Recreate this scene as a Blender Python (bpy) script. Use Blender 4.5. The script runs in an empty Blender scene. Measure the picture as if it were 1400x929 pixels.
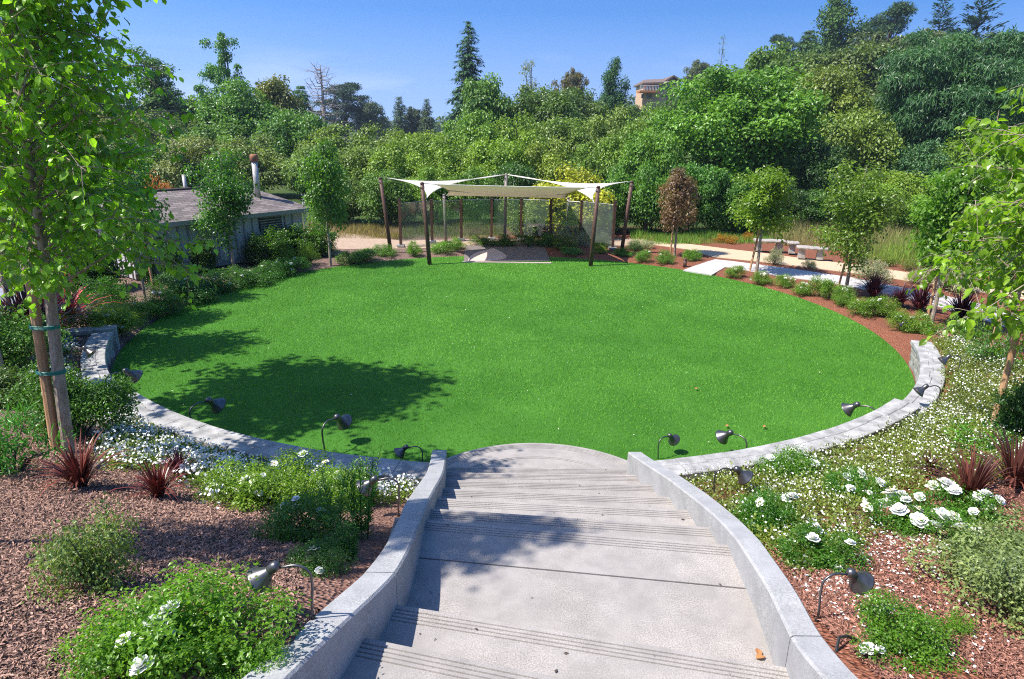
import bpy, math, random
import numpy as np
from mathutils import Vector, Matrix

random.seed(5)
rng = np.random.default_rng(11)
sc = bpy.context.scene
col = sc.collection
rad = math.radians
PI = math.pi

# ------------------------------------------------------------------ camera model
F, TH, RO, H = 900.0, 0.3110, 0.0130, 3.8
_s, _c = math.sin(RO), math.cos(RO)
_U = np.array([0, math.sin(TH), math.cos(TH)])
FW = np.array([0, math.cos(TH), -math.sin(TH)])
_X = np.array([1.0, 0, 0])
RI = _c * _X + _s * _U
UP = -_s * _X + _c * _U
CAM = np.array([0, 0, H])


def ray(px, py):
    return FW + RI * (px - 700) / F - UP * (py - 464.5) / F


def at(px, py, z=0.0):
    d = ray(px, py)
    return CAM + d * (z - H) / d[2]


def aty(px, py, y):
    d = ray(px, py)
    return CAM + d * y / d[1]


# ------------------------------------------------------------------ terrain
LX, LY, LR = 0.017, 13.137, 7.23


def sstep(a, b, x):
    t = np.clip((x - a) / (b - a), 0, 1)
    return t * t * (3 - 2 * t)


def hgt(x, y):
    x = np.asarray(x, float)
    y = np.asarray(y, float)
    dx, dy = x - LX, y - LY
    r = np.hypot(dx, dy)
    phi = np.degrees(np.arctan2(np.abs(dx), -dy))
    s1 = 1 - sstep(66, 92, phi)
    s2 = 1 - sstep(35, 78, phi)
    d = np.clip(r - 7.6, 0, None)
    out = s1 * (0.36 + 0.10 * (1 - sstep(38, 44, phi))) + (1 - s1) * 0.015 + s2 * np.minimum((0.40 - .065 * sstep(-.5, 1, x)) * d, 1.36)
    out = out + 0.02 * s2 * np.sin(x * 2.1 + 1.3 * np.sin(y * 1.7)) * np.minimum(1, d)
    k = sstep(7.27, 7.42, r)
    z = -0.06 * (1 - k) + out * k
    # stair trench
    ml = np.interp(y, [1.0, 1.9, 2.5, 2.9, 3.1, 4.0, 5.0, 6.3], [-1.05, -.89, -.80, -.71, -.69, -.69, -.68, -.75])
    mr = np.interp(y, [1.0, 2.2, 2.5, 2.9, 3.5, 4.0, 4.5, 5.5, 6.3], [1.25, 1.38, 1.42, 1.46, 1.50, 1.55, 1.54, 1.42, 1.30])
    tr = (x > ml) & (x < mr) & (y < 6.9)
    z = np.where(tr, np.minimum(z, 0.33 * (6.5 - y) - 0.25), z)
    # far hill on the right and behind
    hill = sstep(36, 130, y) * sstep(-25, 55, x + 0.12 * y) * 7.0
    hill = hill + sstep(30, 90, x) * sstep(10, 60, y) * 4
    z = z + hill + sstep(140, 400, y) * -6
    return z


def gnd(px, py, dz=0.0):
    z = 0.3
    for _ in range(60):
        p = at(px, py, z)
        z = 0.5 * z + 0.5 * (float(hgt(p[0], p[1])) + dz)
    p = at(px, py, z)
    return np.array([p[0], p[1], float(hgt(p[0], p[1]))])


# ------------------------------------------------------------------ materials
def nodes(m):
    m.use_nodes = True
    return m.node_tree.nodes, m.node_tree.links


def bsdf_of(m):
    return m.node_tree.nodes['Principled BSDF']


def mat(name, c, rough=0.7, c2=None, scale=20.0, detail=6.0, bump=0.0, bscale=None, metal=0.0, spec=0.4, lo=0.35, hi=0.65,
        stretch=None, c3=None, scale3=1.0):
    m = bpy.data.materials.new(name)
    N, L = nodes(m)
    b = bsdf_of(m)
    b.inputs['Roughness'].default_value = rough
    b.inputs['Metallic'].default_value = metal
    b.inputs['Specular IOR Level'].default_value = spec
    b.inputs['Base Color'].default_value = (*c, 1)
    tc = N.new('ShaderNodeTexCoord')
    vec = tc.outputs['Object']
    if stretch:
        mp = N.new('ShaderNodeMapping')
        mp.inputs['Scale'].default_value = stretch
        L.new(vec, mp.inputs['Vector'])
        vec = mp.outputs['Vector']
    if c2:
        n = N.new('ShaderNodeTexNoise')
        n.inputs['Scale'].default_value = scale
        n.inputs['Detail'].default_value = detail
        L.new(vec, n.inputs['Vector'])
        r = N.new('ShaderNodeValToRGB')
        r.color_ramp.elements[0].position = lo
        r.color_ramp.elements[1].position = hi
        r.color_ramp.elements[0].color = (*c, 1)
        r.color_ramp.elements[1].color = (*c2, 1)
        L.new(n.outputs['Fac'], r.inputs['Fac'])
        out = r.outputs['Color']
        if c3:
            n3 = N.new('ShaderNodeTexNoise')
            n3.inputs['Scale'].default_value = scale3
            n3.inputs['Detail'].default_value = 4
            L.new(vec, n3.inputs['Vector'])
            mr = N.new('ShaderNodeMapRange')
            mr.inputs['From Min'].default_value = 0.4
            mr.inputs['From Max'].default_value = 0.68
            L.new(n3.outputs['Fac'], mr.inputs['Value'])
            mx = N.new('ShaderNodeMixRGB')
            mx.inputs['Color2'].default_value = (*c3, 1)
            L.new(mr.outputs['Result'], mx.inputs['Fac'])
            L.new(out, mx.inputs['Color1'])
            out = mx.outputs['Color']
        L.new(out, b.inputs['Base Color'])
    if bump:
        n2 = N.new('ShaderNodeTexNoise')
        n2.inputs['Scale'].default_value = bscale or scale
        n2.inputs['Detail'].default_value = 8
        L.new(vec, n2.inputs['Vector'])
        bp = N.new('ShaderNodeBump')
        bp.inputs['Strength'].default_value = bump
        bp.inputs['Distance'].default_value = 0.02
        L.new(n2.outputs['Fac'], bp.inputs['Height'])
        L.new(bp.outputs['Normal'], b.inputs['Normal'])
    return m


def leafmat(name, trans=0.3, rough=0.5, spec=0.3, dark=0.6, light=1.35, yel=(1.12, 1.0, 0.6), tc=(1.2, 1.25, 0.5)):
    """leaf: object colour varied leaf by leaf, with light passing through"""
    m = bpy.data.materials.new(name)
    N, L = nodes(m)
    b = bsdf_of(m)
    b.inputs['Roughness'].default_value = rough
    b.inputs['Specular IOR Level'].default_value = spec
    oi = N.new('ShaderNodeObjectInfo')
    a = N.new('ShaderNodeAttribute')
    a.attribute_name = 'v'
    r = N.new('ShaderNodeValToRGB')
    e = r.color_ramp.elements
    e[0].position = 0.0
    e[0].color = (dark, dark * 1.02, dark * 1.05, 1)
    e[1].position = 1.0
    e[1].color = (light * yel[0], light * yel[1], light * yel[2], 1)
    L.new(a.outputs['Fac'], r.inputs['Fac'])
    mx = N.new('ShaderNodeMixRGB')
    mx.blend_type = 'MULTIPLY'
    mx.inputs['Fac'].default_value = 1
    L.new(oi.outputs['Color'], mx.inputs['Color1'])
    L.new(r.outputs['Color'], mx.inputs['Color2'])
    L.new(mx.outputs['Color'], b.inputs['Base Color'])
    if trans > 0:
        t = N.new('ShaderNodeBsdfTranslucent')
        m2 = N.new('ShaderNodeMixRGB')
        m2.blend_type = 'MULTIPLY'
        m2.inputs['Fac'].default_value = 1
        m2.inputs['Color2'].default_value = (*tc, 1)
        L.new(mx.outputs['Color'], m2.inputs['Color1'])
        L.new(m2.outputs['Color'], t.inputs['Color'])
        ms = N.new('ShaderNodeMixShader')
        ms.inputs['Fac'].default_value = trans
        L.new(b.outputs['BSDF'], ms.inputs[1])
        L.new(t.outputs['BSDF'], ms.inputs[2])
        L.new(ms.outputs['Shader'], N['Material Output'].inputs['Surface'])
    return m


M = {}
M['leaf'] = leafmat('leaf', 0.36, 0.42, 0.5, 0.75, 2.0)
M['gloss'] = leafmat('glossy_leaf', 0.5, 0.34, 0.55, 0.75, 2.0, tc=(1.4, 1.6, 0.5))
M['needle'] = leafmat('needle', 0.15, 0.6, 0.25, 0.65, 1.9, (1.0, 1.0, 0.85))
M['blade'] = leafmat('grass_blade', 0.25, 0.5, 0.35, 0.5, 1.65, (1.15, 1.0, 0.8))
M['strap'] = leafmat('strap_leaf', 0.1, 0.4, 0.4, 0.5, 1.5, (1.2, 0.9, 0.8), (1.2, 0.7, 0.6))
M['petal'] = mat('white_petal', (0.82, 0.81, 0.76), 0.6, spec=0.2)
M['oldpetal'] = mat('faded_petal', (0.72, 0.66, 0.52), 0.7, (0.80, 0.78, 0.70), 60, spec=0.2)
M['stamen'] = mat('cream_centre', (0.75, 0.66, 0.36), 0.7)
M['bark'] = mat('grey_bark', (0.20, 0.17, 0.14), 0.9, (0.38, 0.34, 0.30), 30, 8, 0.7, 40, stretch=(1, 1, 0.25))
M['palebark'] = mat('pale_bark', (0.22, 0.165, 0.115), 0.85, (0.38, 0.315, 0.245), 22, 8, 0.5, 45, stretch=(1, 1, 0.3))
M['darkbark'] = mat('dark_bark', (0.055, 0.04, 0.03), 0.9, (0.12, 0.09, 0.07), 12, 6, 0.5)
M['deadwood'] = mat('dead_wood', (0.20, 0.17, 0.15), 0.9, (0.32, 0.28, 0.26), 9, 6)
M['stake'] = mat('stake_wood', (0.38, 0.20, 0.09), 0.8, (0.52, 0.32, 0.17), 14, 6, 0.3, 60, stretch=(1, 1, 0.12))
M['tie'] = mat('green_tie', (0.02, 0.20, 0.15), 0.5)
M['turfbase'] = mat('turf', (0.034, 0.125, 0.010), 0.8, (0.052, 0.165, 0.017), 0.9, 4, 0.3, 180, spec=0.2)
M['paving'] = mat('washed_concrete', (0.25, 0.225, 0.205), 0.85, (0.395, 0.36, 0.33), 120, 4, 0.18, 160, spec=0.25, lo=0.36, hi=0.62,
                  c3=(0.30, 0.275, 0.255), scale3=2.2)
M['conc'] = mat('wall_concrete', (0.275, 0.27, 0.265), 0.8, (0.425, 0.42, 0.41), 90, 5, 0.25, 160, spec=0.3, c3=(0.36, 0.355, 0.36), scale3=2.5)
M['cap'] = mat('cap_stone', (0.24, 0.233, 0.226), 0.85, (0.43, 0.415, 0.40), 7, 9, 0.4, 50)
M['stone'] = mat('wall_stone', (0.22, 0.21, 0.19), 0.9, (0.42, 0.39, 0.35), 9, 8, 0.9, 14)
M['path'] = mat('path_concrete', (0.47, 0.43, 0.40), 0.85, (0.56, 0.52, 0.48), 60, 5, 0.1, 150, c3=(0.42, 0.39, 0.37), scale3=0.8)
M['granite'] = mat('decomposed_granite', (0.44, 0.325, 0.205), 0.95, (0.55, 0.425, 0.28), 25, 8, 0.3, 80)
M['drive'] = mat('driveway', (0.20, 0.215, 0.25), 0.9, (0.28, 0.29, 0.32), 3, 8, 0.2, 60, stretch=(1, 4, 1))
M['slab'] = mat('stage_slab', (0.14, 0.115, 0.108), 0.8, (0.18, 0.15, 0.14), 40, 5, 0.1, 120)  # grey paving, darkened in its colour to carry the shade of the sails
M['slabpink'] = mat('pale_inlay', (0.50, 0.38, 0.33), 0.8, (0.56, 0.44, 0.385), 40, 5, 0.1, 120)
M['rust'] = mat('rust_brown_paint', (0.075, 0.035, 0.022), 0.6, (0.12, 0.06, 0.04), 12, 5, 0.1)
M['greypost'] = mat('grey_post', (0.22, 0.17, 0.15), 0.7, (0.28, 0.23, 0.20), 8)
M['steel'] = mat('steel', (0.35, 0.34, 0.33), 0.35, metal=0.9)
M['lamp'] = mat('brushed_bronze', (0.12, 0.115, 0.115), 0.36, (0.18, 0.17, 0.17), 20, metal=0.8)
M['siding'] = mat('grey_siding', (0.48, 0.465, 0.455), 0.85, (0.57, 0.55, 0.54), 10, 6, 0.2, 40, stretch=(1, 1, 0.1))
M['batten'] = mat('siding_batten', (0.30, 0.285, 0.275), 0.85)
M['trim'] = mat('grey_trim', (0.30, 0.29, 0.26), 0.7)
M['vent'] = mat('dark_vent', (0.05, 0.05, 0.05), 0.8)
M['white'] = mat('white_paint', (0.72, 0.70, 0.66), 0.6)
M['pipe'] = mat('pipe_metal', (0.55, 0.52, 0.48), 0.5, (0.40, 0.36, 0.33), 8, metal=0.3)
M['rustcap'] = mat('rusty_cap', (0.22, 0.09, 0.045), 0.8, (0.34, 0.15, 0.08), 12)
M['soilpath'] = mat('pale_soil', (0.30, 0.215, 0.15), 0.95, (0.42, 0.31, 0.22), 18, 8, 0.3, 60)
M['bench'] = mat('bench_stone', (0.27, 0.24, 0.21), 0.9, (0.42, 0.38, 0.34), 14, 8, 0.6, 25)
M['stucco'] = mat('tan_stucco', (0.50, 0.32, 0.19), 0.9, (0.58, 0.40, 0.25), 3)
M['houseroof'] = mat('brown_roof', (0.12, 0.085, 0.07), 0.9, (0.19, 0.14, 0.115), 6)
M['orange'] = mat('orange_trim', (0.42, 0.16, 0.06), 0.8)
M['glassdark'] = mat('window_glass', (0.10, 0.16, 0.24), 0.08, spec=0.6)
M['black'] = mat('black_plastic', (0.02, 0.02, 0.02), 0.5)
M['deadleaf'] = mat('dry_leaf', (0.40, 0.17, 0.06), 0.8)


def vary(m, lo, hi):
    """each slab or section its own tone, plus soft stains"""
    N, L = nodes(m)
    b = bsdf_of(m)
    src = b.inputs['Base Color'].links[0].from_socket
    oi = N.new('ShaderNodeObjectInfo')
    mr = N.new('ShaderNodeMapRange')
    mr.inputs['To Min'].default_value = lo
    mr.inputs['To Max'].default_value = hi
    L.new(oi.outputs['Random'], mr.inputs['Value'])
    tc = N.new('ShaderNodeTexCoord')
    n = N.new('ShaderNodeTexNoise')
    n.inputs['Scale'].default_value = 5.5
    n.inputs['Detail'].default_value = 9
    n.inputs['Roughness'].default_value = .68
    L.new(tc.outputs['Object'], n.inputs['Vector'])
    m2 = N.new('ShaderNodeMapRange')
    m2.inputs['From Min'].default_value = .38
    m2.inputs['From Max'].default_value = .62
    m2.inputs['To Min'].default_value = .86
    m2.inputs['To Max'].default_value = 1.06
    L.new(n.outputs['Fac'], m2.inputs['Value'])
    mm = N.new('ShaderNodeMath')
    mm.operation = 'MULTIPLY'
    L.new(mr.outputs['Result'], mm.inputs[0])
    L.new(m2.outputs['Result'], mm.inputs[1])
    vm = N.new('ShaderNodeVectorMath')
    vm.operation = 'SCALE'
    L.new(src, vm.inputs[0])
    L.new(mm.outputs[0], vm.inputs['Scale'])
    L.new(vm.outputs['Vector'], b.inputs['Base Color'])


vary(M['paving'], .93, 1.06)
vary(M['conc'], .95, 1.05)
vary(M['cap'], .97, 1.03)
vary(M['path'], .98, 1.02)


def shingle_mat():
    m = mat('roof_shingles', (0.2, 0.15, 0.13), 0.95)
    N, L = nodes(m)
    tc = N.new('ShaderNodeTexCoord')
    br = N.new('ShaderNodeTexBrick')
    br.inputs['Scale'].default_value = 1.0
    br.inputs['Brick Width'].default_value = 0.26
    br.inputs['Row Height'].default_value = 0.11
    br.inputs['Mortar Size'].default_value = 0.008
    br.inputs['Bias'].default_value = -0.2
    br.inputs['Color1'].default_value = (0.13, 0.11, 0.105, 1)
    br.inputs['Color2'].default_value = (0.27, 0.225, 0.21, 1)
    br.inputs['Mortar'].default_value = (0.06, 0.05, 0.045, 1)
    L.new(tc.outputs['UV'], br.inputs['Vector'])
    L.new(br.outputs['Color'], bsdf_of(m).inputs['Base Color'])
    return m


M['shingle'] = shingle_mat()


def sail_mat():
    m = mat('sail_cloth', (0.80, 0.77, 0.70), 0.8, spec=0.2)
    N, L = nodes(m)
    t = N.new('ShaderNodeBsdfTranslucent')
    t.inputs['Color'].default_value = (0.82, 0.74, 0.58, 1)
    ms = N.new('ShaderNodeMixShader')
    ms.inputs['Fac'].default_value = 0.35
    L.new(bsdf_of(m).outputs['BSDF'], ms.inputs[1])
    L.new(t.outputs['BSDF'], ms.inputs[2])
    L.new(ms.outputs['Shader'], N['Material Output'].inputs['Surface'])
    return m


M['sail'] = sail_mat()


def glass_mat():
    m = bpy.data.materials.new('clear_panel')
    N, L = nodes(m)
    N.remove(bsdf_of(m))
    t = N.new('ShaderNodeBsdfTransparent')
    t.inputs['Color'].default_value = (0.84, 0.89, 0.87, 1)
    g = N.new('ShaderNodeBsdfGlossy')
    g.inputs['Roughness'].default_value = 0.06
    d = N.new('ShaderNodeBsdfDiffuse')
    d.inputs['Color'].default_value = (0.42, 0.48, 0.45, 1)  # greenish pane tint, its grey diffuse share standing in for reflections
    m1 = N.new('ShaderNodeMixShader')
    m1.inputs['Fac'].default_value = 0.10
    m2 = N.new('ShaderNodeMixShader')
    m2.inputs['Fac'].default_value = 0.09
    L.new(t.outputs[0], m1.inputs[1])
    L.new(g.outputs[0], m1.inputs[2])
    L.new(m1.outputs[0], m2.inputs[1])
    L.new(d.outputs[0], m2.inputs[2])
    L.new(m2.outputs[0], N['Material Output'].inputs['Surface'])
    return m


M['glass'] = glass_mat()


def ground_mat():
    """bark mulch round the lawn (redder on the right), dry soil and grass further out"""
    m = bpy.data.materials.new('mulch_and_soil')
    N, L = nodes(m)
    b = bsdf_of(m)
    b.inputs['Roughness'].default_value = 0.95
    b.inputs['Specular IOR Level'].default_value = 0.15
    tc = N.new('ShaderNodeTexCoord')

    def noise(s, d=6):
        n = N.new('ShaderNodeTexNoise')
        n.inputs['Scale'].default_value = s
        n.inputs['Detail'].default_value = d
        L.new(tc.outputs['Object'], n.inputs['Vector'])
        return n.outputs['Fac']

    def ramp(f, cs, lo=0.3, hi=0.7):
        r = N.new('ShaderNodeValToRGB')
        r.color_ramp.elements[0].position = lo
        r.color_ramp.elements[1].position = hi
        r.color_ramp.elements[0].color = (*cs[0], 1)
        r.color_ramp.elements[1].color = (*cs[-1], 1)
        for i, c in enumerate(cs[1:-1]):
            e = r.color_ramp.elements.new(lo + (hi - lo) * (i + 1) / (len(cs) - 1))
            e.color = (*c, 1)
        L.new(f, r.inputs['Fac'])
        return r.outputs['Color']

    def mix(f, a, c):
        x = N.new('ShaderNodeMixRGB')
        L.new(f, x.inputs['Fac'])
        L.new(a, x.inputs['Color1'])
        L.new(c, x.inputs['Color2'])
        return x.outputs['Color']

    vo = N.new('ShaderNodeTexVoronoi')
    vo.inputs['Scale'].default_value = 42
    L.new(tc.outputs['Object'], vo.inputs['Vector'])
    brown = ramp(noise(55, 5), [(0.09, 0.052, 0.042), (0.20, 0.125, 0.10), (0.34, 0.25, 0.21)])
    red = ramp(noise(55, 5), [(0.11, 0.036, 0.02), (0.235, 0.085, 0.048), (0.36, 0.17, 0.11)])
    sx = N.new('ShaderNodeSeparateXYZ')
    L.new(tc.outputs['Object'], sx.inputs['Vector'])
    mr = N.new('ShaderNodeMapRange')
    mr.inputs['From Min'].default_value = -2.0
    mr.inputs['From Max'].default_value = 1.0
    L.new(sx.outputs['X'], mr.inputs['Value'])
    mulch = mix(mr.outputs['Result'], brown, red)
    soil = ramp(noise(0.7, 9), [(0.03, 0.06, 0.015), (0.06, 0.10, 0.025), (0.10, 0.12, 0.04)])
    my = N.new('ShaderNodeMapRange')
    my.inputs['From Min'].default_value = 25.5
    my.inputs['From Max'].default_value = 27.5
    L.new(sx.outputs['Y'], my.inputs['Value'])
    L.new(mix(my.outputs['Result'], mulch, soil), b.inputs['Base Color'])
    bp = N.new('ShaderNodeBump')
    bp.inputs['Strength'].default_value = 0.9
    bp.inputs['Distance'].default_value = 0.03
    L.new(vo.outputs['Distance'], bp.inputs['Height'])
    L.new(bp.outputs['Normal'], b.inputs['Normal'])
    return m


M['ground'] = ground_mat()


# ------------------------------------------------------------------ object helpers
def tag(o, label=None, cat=None, group=None, kind=None):
    if label:
        o['label'] = label
    if cat:
        o['category'] = cat
    if group:
        o['group'] = group
    if kind:
        o['kind'] = kind
    return o


def thing(name, label, cat, loc=(0, 0, 0), rz=0.0, group=None, scale=None):
    o = bpy.data.objects.new(name, None)
    col.objects.link(o)
    o.empty_display_size = 0.2
    o.location = tuple(float(v) for v in loc)
    o.rotation_euler = (0, 0, rz)
    if scale is not None:
        o.scale = scale
    return tag(o, label, cat, group)


def link(name, mesh, parent=None, color=None):
    o = bpy.data.objects.new(name, mesh)
    col.objects.link(o)
    if parent is not None:
        o.parent = parent
    if color is not None:
        o.color = (*color, 1)
    return o


def npmesh(name, V, loops, counts, mats, midx=None, v=None, smooth=False):
    me = bpy.data.meshes.new(name)
    V = np.asarray(V, np.float32)
    loops = np.asarray(loops, np.int32)
    counts = np.asarray(counts, np.int32)
    me.vertices.add(len(V))
    me.vertices.foreach_set('co', V.ravel())
    me.loops.add(len(loops))
    me.loops.foreach_set('vertex_index', loops)
    me.polygons.add(len(counts))
    st = np.concatenate([[0], np.cumsum(counts)[:-1]]).astype(np.int32)
    me.polygons.foreach_set('loop_start', st)
    for m in mats:
        me.materials.append(m)
    if midx is not None:
        me.polygons.foreach_set('material_index', np.asarray(midx, np.int32))
    me.polygons.foreach_set('use_smooth', np.full(len(counts), smooth, bool))
    if v is not None:
        a = me.attributes.new('v', 'FLOAT', 'POINT')
        a.data.foreach_set('value', np.asarray(v, np.float32))
    me.update(calc_edges=True)
    return me


class MB:
    """collects shapes into one mesh"""

    def __init__(self):
        self.v, self.f, self.m, self.uv = [], [], [], {}

    def add(self, vs, fs, mi=0):
        o = len(self.v)
        self.v += [tuple(float(c) for c in p) for p in vs]
        for f in fs:
            self.f.append([i + o for i in f])
            self.m.append(mi)
        return self

    def box(self, c, s, rz=0.0, mi=0, top=1.0):
        hx, hy, hz = s[0] / 2, s[1] / 2, s[2] / 2
        vs = []
        for z, k in ((-hz, 1), (hz, top)):
            for x, y in ((-hx, -hy), (hx, -hy), (hx, hy), (-hx, hy)):
                X, Y = x * k, y * k
                vs.append((c[0] + X * math.cos(rz) - Y * math.sin(rz), c[1] + X * math.sin(rz) + Y * math.cos(rz), c[2] + z))
        return self.add(vs, [(3, 2, 1, 0), (4, 5, 6, 7), (0, 1, 5, 4), (1, 2, 6, 5), (2, 3, 7, 6), (3, 0, 4, 7)], mi)

    def tube(self, pts, rs, n=8, mi=0, cap=True):
        pts = [np.array(p, float) for p in pts]
        if not hasattr(rs, '__len__'):
            rs = [rs] * len(pts)
        vs, fs = [], []
        prev = None
        for i, p in enumerate(pts):
            t = pts[min(i + 1, len(pts) - 1)] - pts[max(i - 1, 0)]
            t = t / (np.linalg.norm(t) + 1e-9)
            ref = prev if prev is not None else (np.array([1.0, 0, 0]) if abs(t[2]) > 0.8 else np.array([0, 0, 1.0]))
            a = ref - t * ref.dot(t)
            a /= np.linalg.norm(a) + 1e-9
            b = np.cross(t, a)
            prev = a
            for k in range(n):
                w = 2 * PI * k / n
                vs.append(p + rs[i] * (a * math.cos(w) + b * math.sin(w)))
        for i in range(len(pts) - 1):
            for k in range(n):
                fs.append((i * n + k, i * n + (k + 1) % n, (i + 1) * n + (k + 1) % n, (i + 1) * n + k))
        if cap:
            fs.append(tuple(range(n - 1, -1, -1)))
            fs.append(tuple((len(pts) - 1) * n + k for k in range(n)))
        return self.add(vs, fs, mi)

    def lathe(self, prof, n=20, org=(0, 0, 0), axis=None, mi=0):
        """prof: (radius, height along axis)"""
        ax = np.array(axis if axis is not None else (0, 0, 1), float)
        ax /= np.linalg.norm(ax)
        ref = np.array([0, 1.0, 0]) if abs(ax[1]) < 0.9 else np.array([1.0, 0, 0])
        a = np.cross(ax, ref)
        a /= np.linalg.norm(a)
        b = np.cross(ax, a)
        vs, fs = [], []
        for r, h in prof:
            for k in range(n):
                w = 2 * PI * k / n
                vs.append(np.array(org) + ax * h + r * (a * math.cos(w) + b * math.sin(w)))
        for i in range(len(prof) - 1):
            for k in range(n):
                fs.append((i * n + k, i * n + (k + 1) % n, (i + 1) * n + (k + 1) % n, (i + 1) * n + k))
        return self.add(vs, fs, mi)

    def sheet(self, A, B, mi=0):
        """strip between two polylines"""
        n = len(A)
        return self.add(list(A) + list(B), [(i, i + 1, n + i + 1, n + i) for i in range(n - 1)], mi)

    def sweep(self, secs, closed=True, caps=True, mi=0):
        n = len(secs[0])
        vs = [p for s in secs for p in s]
        fs = []
        for i in range(len(secs) - 1):
            for k in range(n if closed else n - 1):
                fs.append((i * n + k, (i + 1) * n + k, (i + 1) * n + (k + 1) % n, i * n + (k + 1) % n))
        if caps:
            fs.append(tuple(range(n)))
            fs.append(tuple((len(secs) - 1) * n + k for k in range(n - 1, -1, -1)))
        return self.add(vs, fs, mi)

    def mesh(self, name, mats, smooth=False):
        if not isinstance(mats, (list, tuple)):
            mats = [mats]
        loops = [i for f in self.f for i in f]
        return npmesh(name, np.array(self.v), loops, [len(f) for f in self.f], mats, self.m, smooth=smooth)

    def build(self, name, mats, parent=None, smooth=False, color=None):
        return link(name, self.mesh(name, mats, smooth), parent, color)


# ---- foliage
TMPL = {
    'rh': (np.array([(0, 0, 0), (.5, .30, .06), (1, 0, -.05), (.5, -.30, .06)]), [(0, 1, 2, 3)]),
    'big': (np.array([(0, 0, 0), (.3, 0, 0), (.66, 0, -.03), (1, 0, -.16), (.2, .30, .10), (.6, .33, .06), (.2, -.30, .10), (.6, -.33, .06)]),
            [(0, 1, 4), (1, 2, 5, 4), (2, 3, 5), (0, 6, 1), (1, 6, 7, 2), (2, 7, 3)]),
    'mid': (np.array([(0, 0, 0), (.4, .27, .08), (1, 0, -.10), (.4, -.27, .08), (.5, 0, 0)]), [(0, 4, 1), (1, 4, 2), (0, 3, 4), (3, 2, 4)]),
    'narrow': (np.array([(0, 0, 0), (.5, .12, .03), (1, 0, -.08), (.5, -.12, .03)]), [(0, 1, 2, 3)]),
    'spray': (np.array([(0, 0, 0), (.35, .2, 0), (.7, .12, -.06), (1, 0, -.16), (.7, -.12, -.06), (.35, -.2, 0)]), [(0, 1, 2, 3, 4, 5)]),
    'pent': (np.array([(math.cos(a) * .5, math.sin(a) * .5, 0) for a in np.arange(5) * 2 * PI / 5]), [(0, 1, 2, 3, 4)]),
    'blade': (np.array([(0, .5, 0), (0, -.5, 0), (1, 0, 0)]), [(0, 1, 2)]),
}


def nrm(a):
    return a / (np.linalg.norm(a, axis=-1, keepdims=True) + 1e-9)


class LB:
    """batch of leaves (one mesh)"""

    def __init__(self):
        self.V, self.L, self.C, self.v, self.m, self.o = [], [], [], [], [], 0

    def add(self, P, A, N, Ln, t='rh', v=None, mi=0, W=1.0):
        T, Fc = TMPL[t]
        n, k = len(P), len(T)
        if n == 0:
            return self
        A = nrm(A)
        S = nrm(np.cross(N, A))
        N = np.cross(A, S)
        Ln = np.broadcast_to(np.asarray(Ln, float), (n,))
        W = np.broadcast_to(np.asarray(W, float), (n,))
        V = P[:, None, :] + Ln[:, None, None] * (T[None, :, 0:1] * A[:, None, :] + W[:, None, None] * T[None, :, 1:2] * S[:, None, :] + T[None, :, 2:3] * N[:, None, :])
        self.V.append(V.reshape(-1, 3))
        base = (np.arange(n) * k + self.o)[:, None]
        lf = np.array([i for f in Fc for i in f])
        self.L.append((base + lf[None, :]).ravel())
        self.C.append(np.tile([len(f) for f in Fc], n))
        if v is None:
            v = rng.random(n)
        self.v.append(np.repeat(np.broadcast_to(v, (n,)), k))
        self.m.append(np.full(n * len(Fc), mi))
        self.o += n * k
        return self

    def mesh(self, name, mats):
        return npmesh(name, np.concatenate(self.V), np.concatenate(self.L), np.concatenate(self.C), mats if isinstance(mats, list) else [mats],
                      np.concatenate(self.m), np.concatenate(self.v))


def rdir(n):
    return nrm(rng.normal(size=(n, 3)))


def clumps(lb, C, rc, nper, Ln, t='rh', flat=0.8, droop=0.25, jit=0.25, up=0.5, mi=0, vbase=None):
    """leaves round clump centres"""
    C = np.asarray(C, float)
    n = len(C) * nper
    rcs = np.broadcast_to(np.asarray(rc, float), (len(C),))
    c = np.repeat(C, nper, 0)
    r = np.repeat(rcs, nper)
    d = rdir(n)
    d[:, 2] = np.where((d[:, 2] < 0) & (rng.random(n) < 0.55), -d[:, 2], d[:, 2])
    P = c + d * (r * rng.random(n) ** 0.5)[:, None] * np.array([1, 1, flat])
    N = nrm(d * 0.7 + np.array([0, 0, up]) + rng.normal(size=(n, 3)) * 0.45)
    A = nrm(np.cross(N, rdir(n)) + d * 0.4 - np.array([0, 0, droop]))
    vv = rng.random(n)
    if vbase is None:
        vbase = rng.random(len(C))
    vv = np.clip(0.6 * vv + 0.4 * np.repeat(vbase, nper), 0, 1)
    lb.add(P, A, N, Ln * (1 - jit + 2 * jit * rng.random(n)), t, vv, mi)


def lumpy(d, k, amp, seed):
    r = np.random.default_rng(seed)
    out = np.ones(len(d))
    for i in range(6):
        w = r.normal(size=3) * k
        out += amp / 2.2 * np.cos(d @ w + r.random() * 6.28)
    return out


def env_points(n, r, h, z0, seed, pw=2.4, amp=0.3, lo=-1.0):
    d = rdir(n * 2)
    d = d[d[:, 2] > lo][:n]
    k = rng.random(len(d)) ** (1 / pw) * np.clip(lumpy(d, 2.2, amp, seed), .55, 1.12)
    return np.stack([d[:, 0] * r * k, d[:, 1] * r * k, z0 + h / 2 + d[:, 2] * h / 2 * k], 1)


def limbs(mb, base, targets, r0, r1, sag=0.0, n=5, split=0.5):
    for t in targets:
        t = np.array(t)
        f = split * (0.5 + 0.5 * random.random())
        s = np.array(base) + np.array([0, 0, (t[2] - base[2]) * f * 0.8])
        mid = s * 0.45 + t * 0.55 + np.array([0, 0, 0.12 * np.linalg.norm(t - s)]) - np.array([0, 0, sag])
        mb.tube([s, mid, t], [r0, (r0 + r1) / 2, r1], n)


KIND = {}


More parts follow.
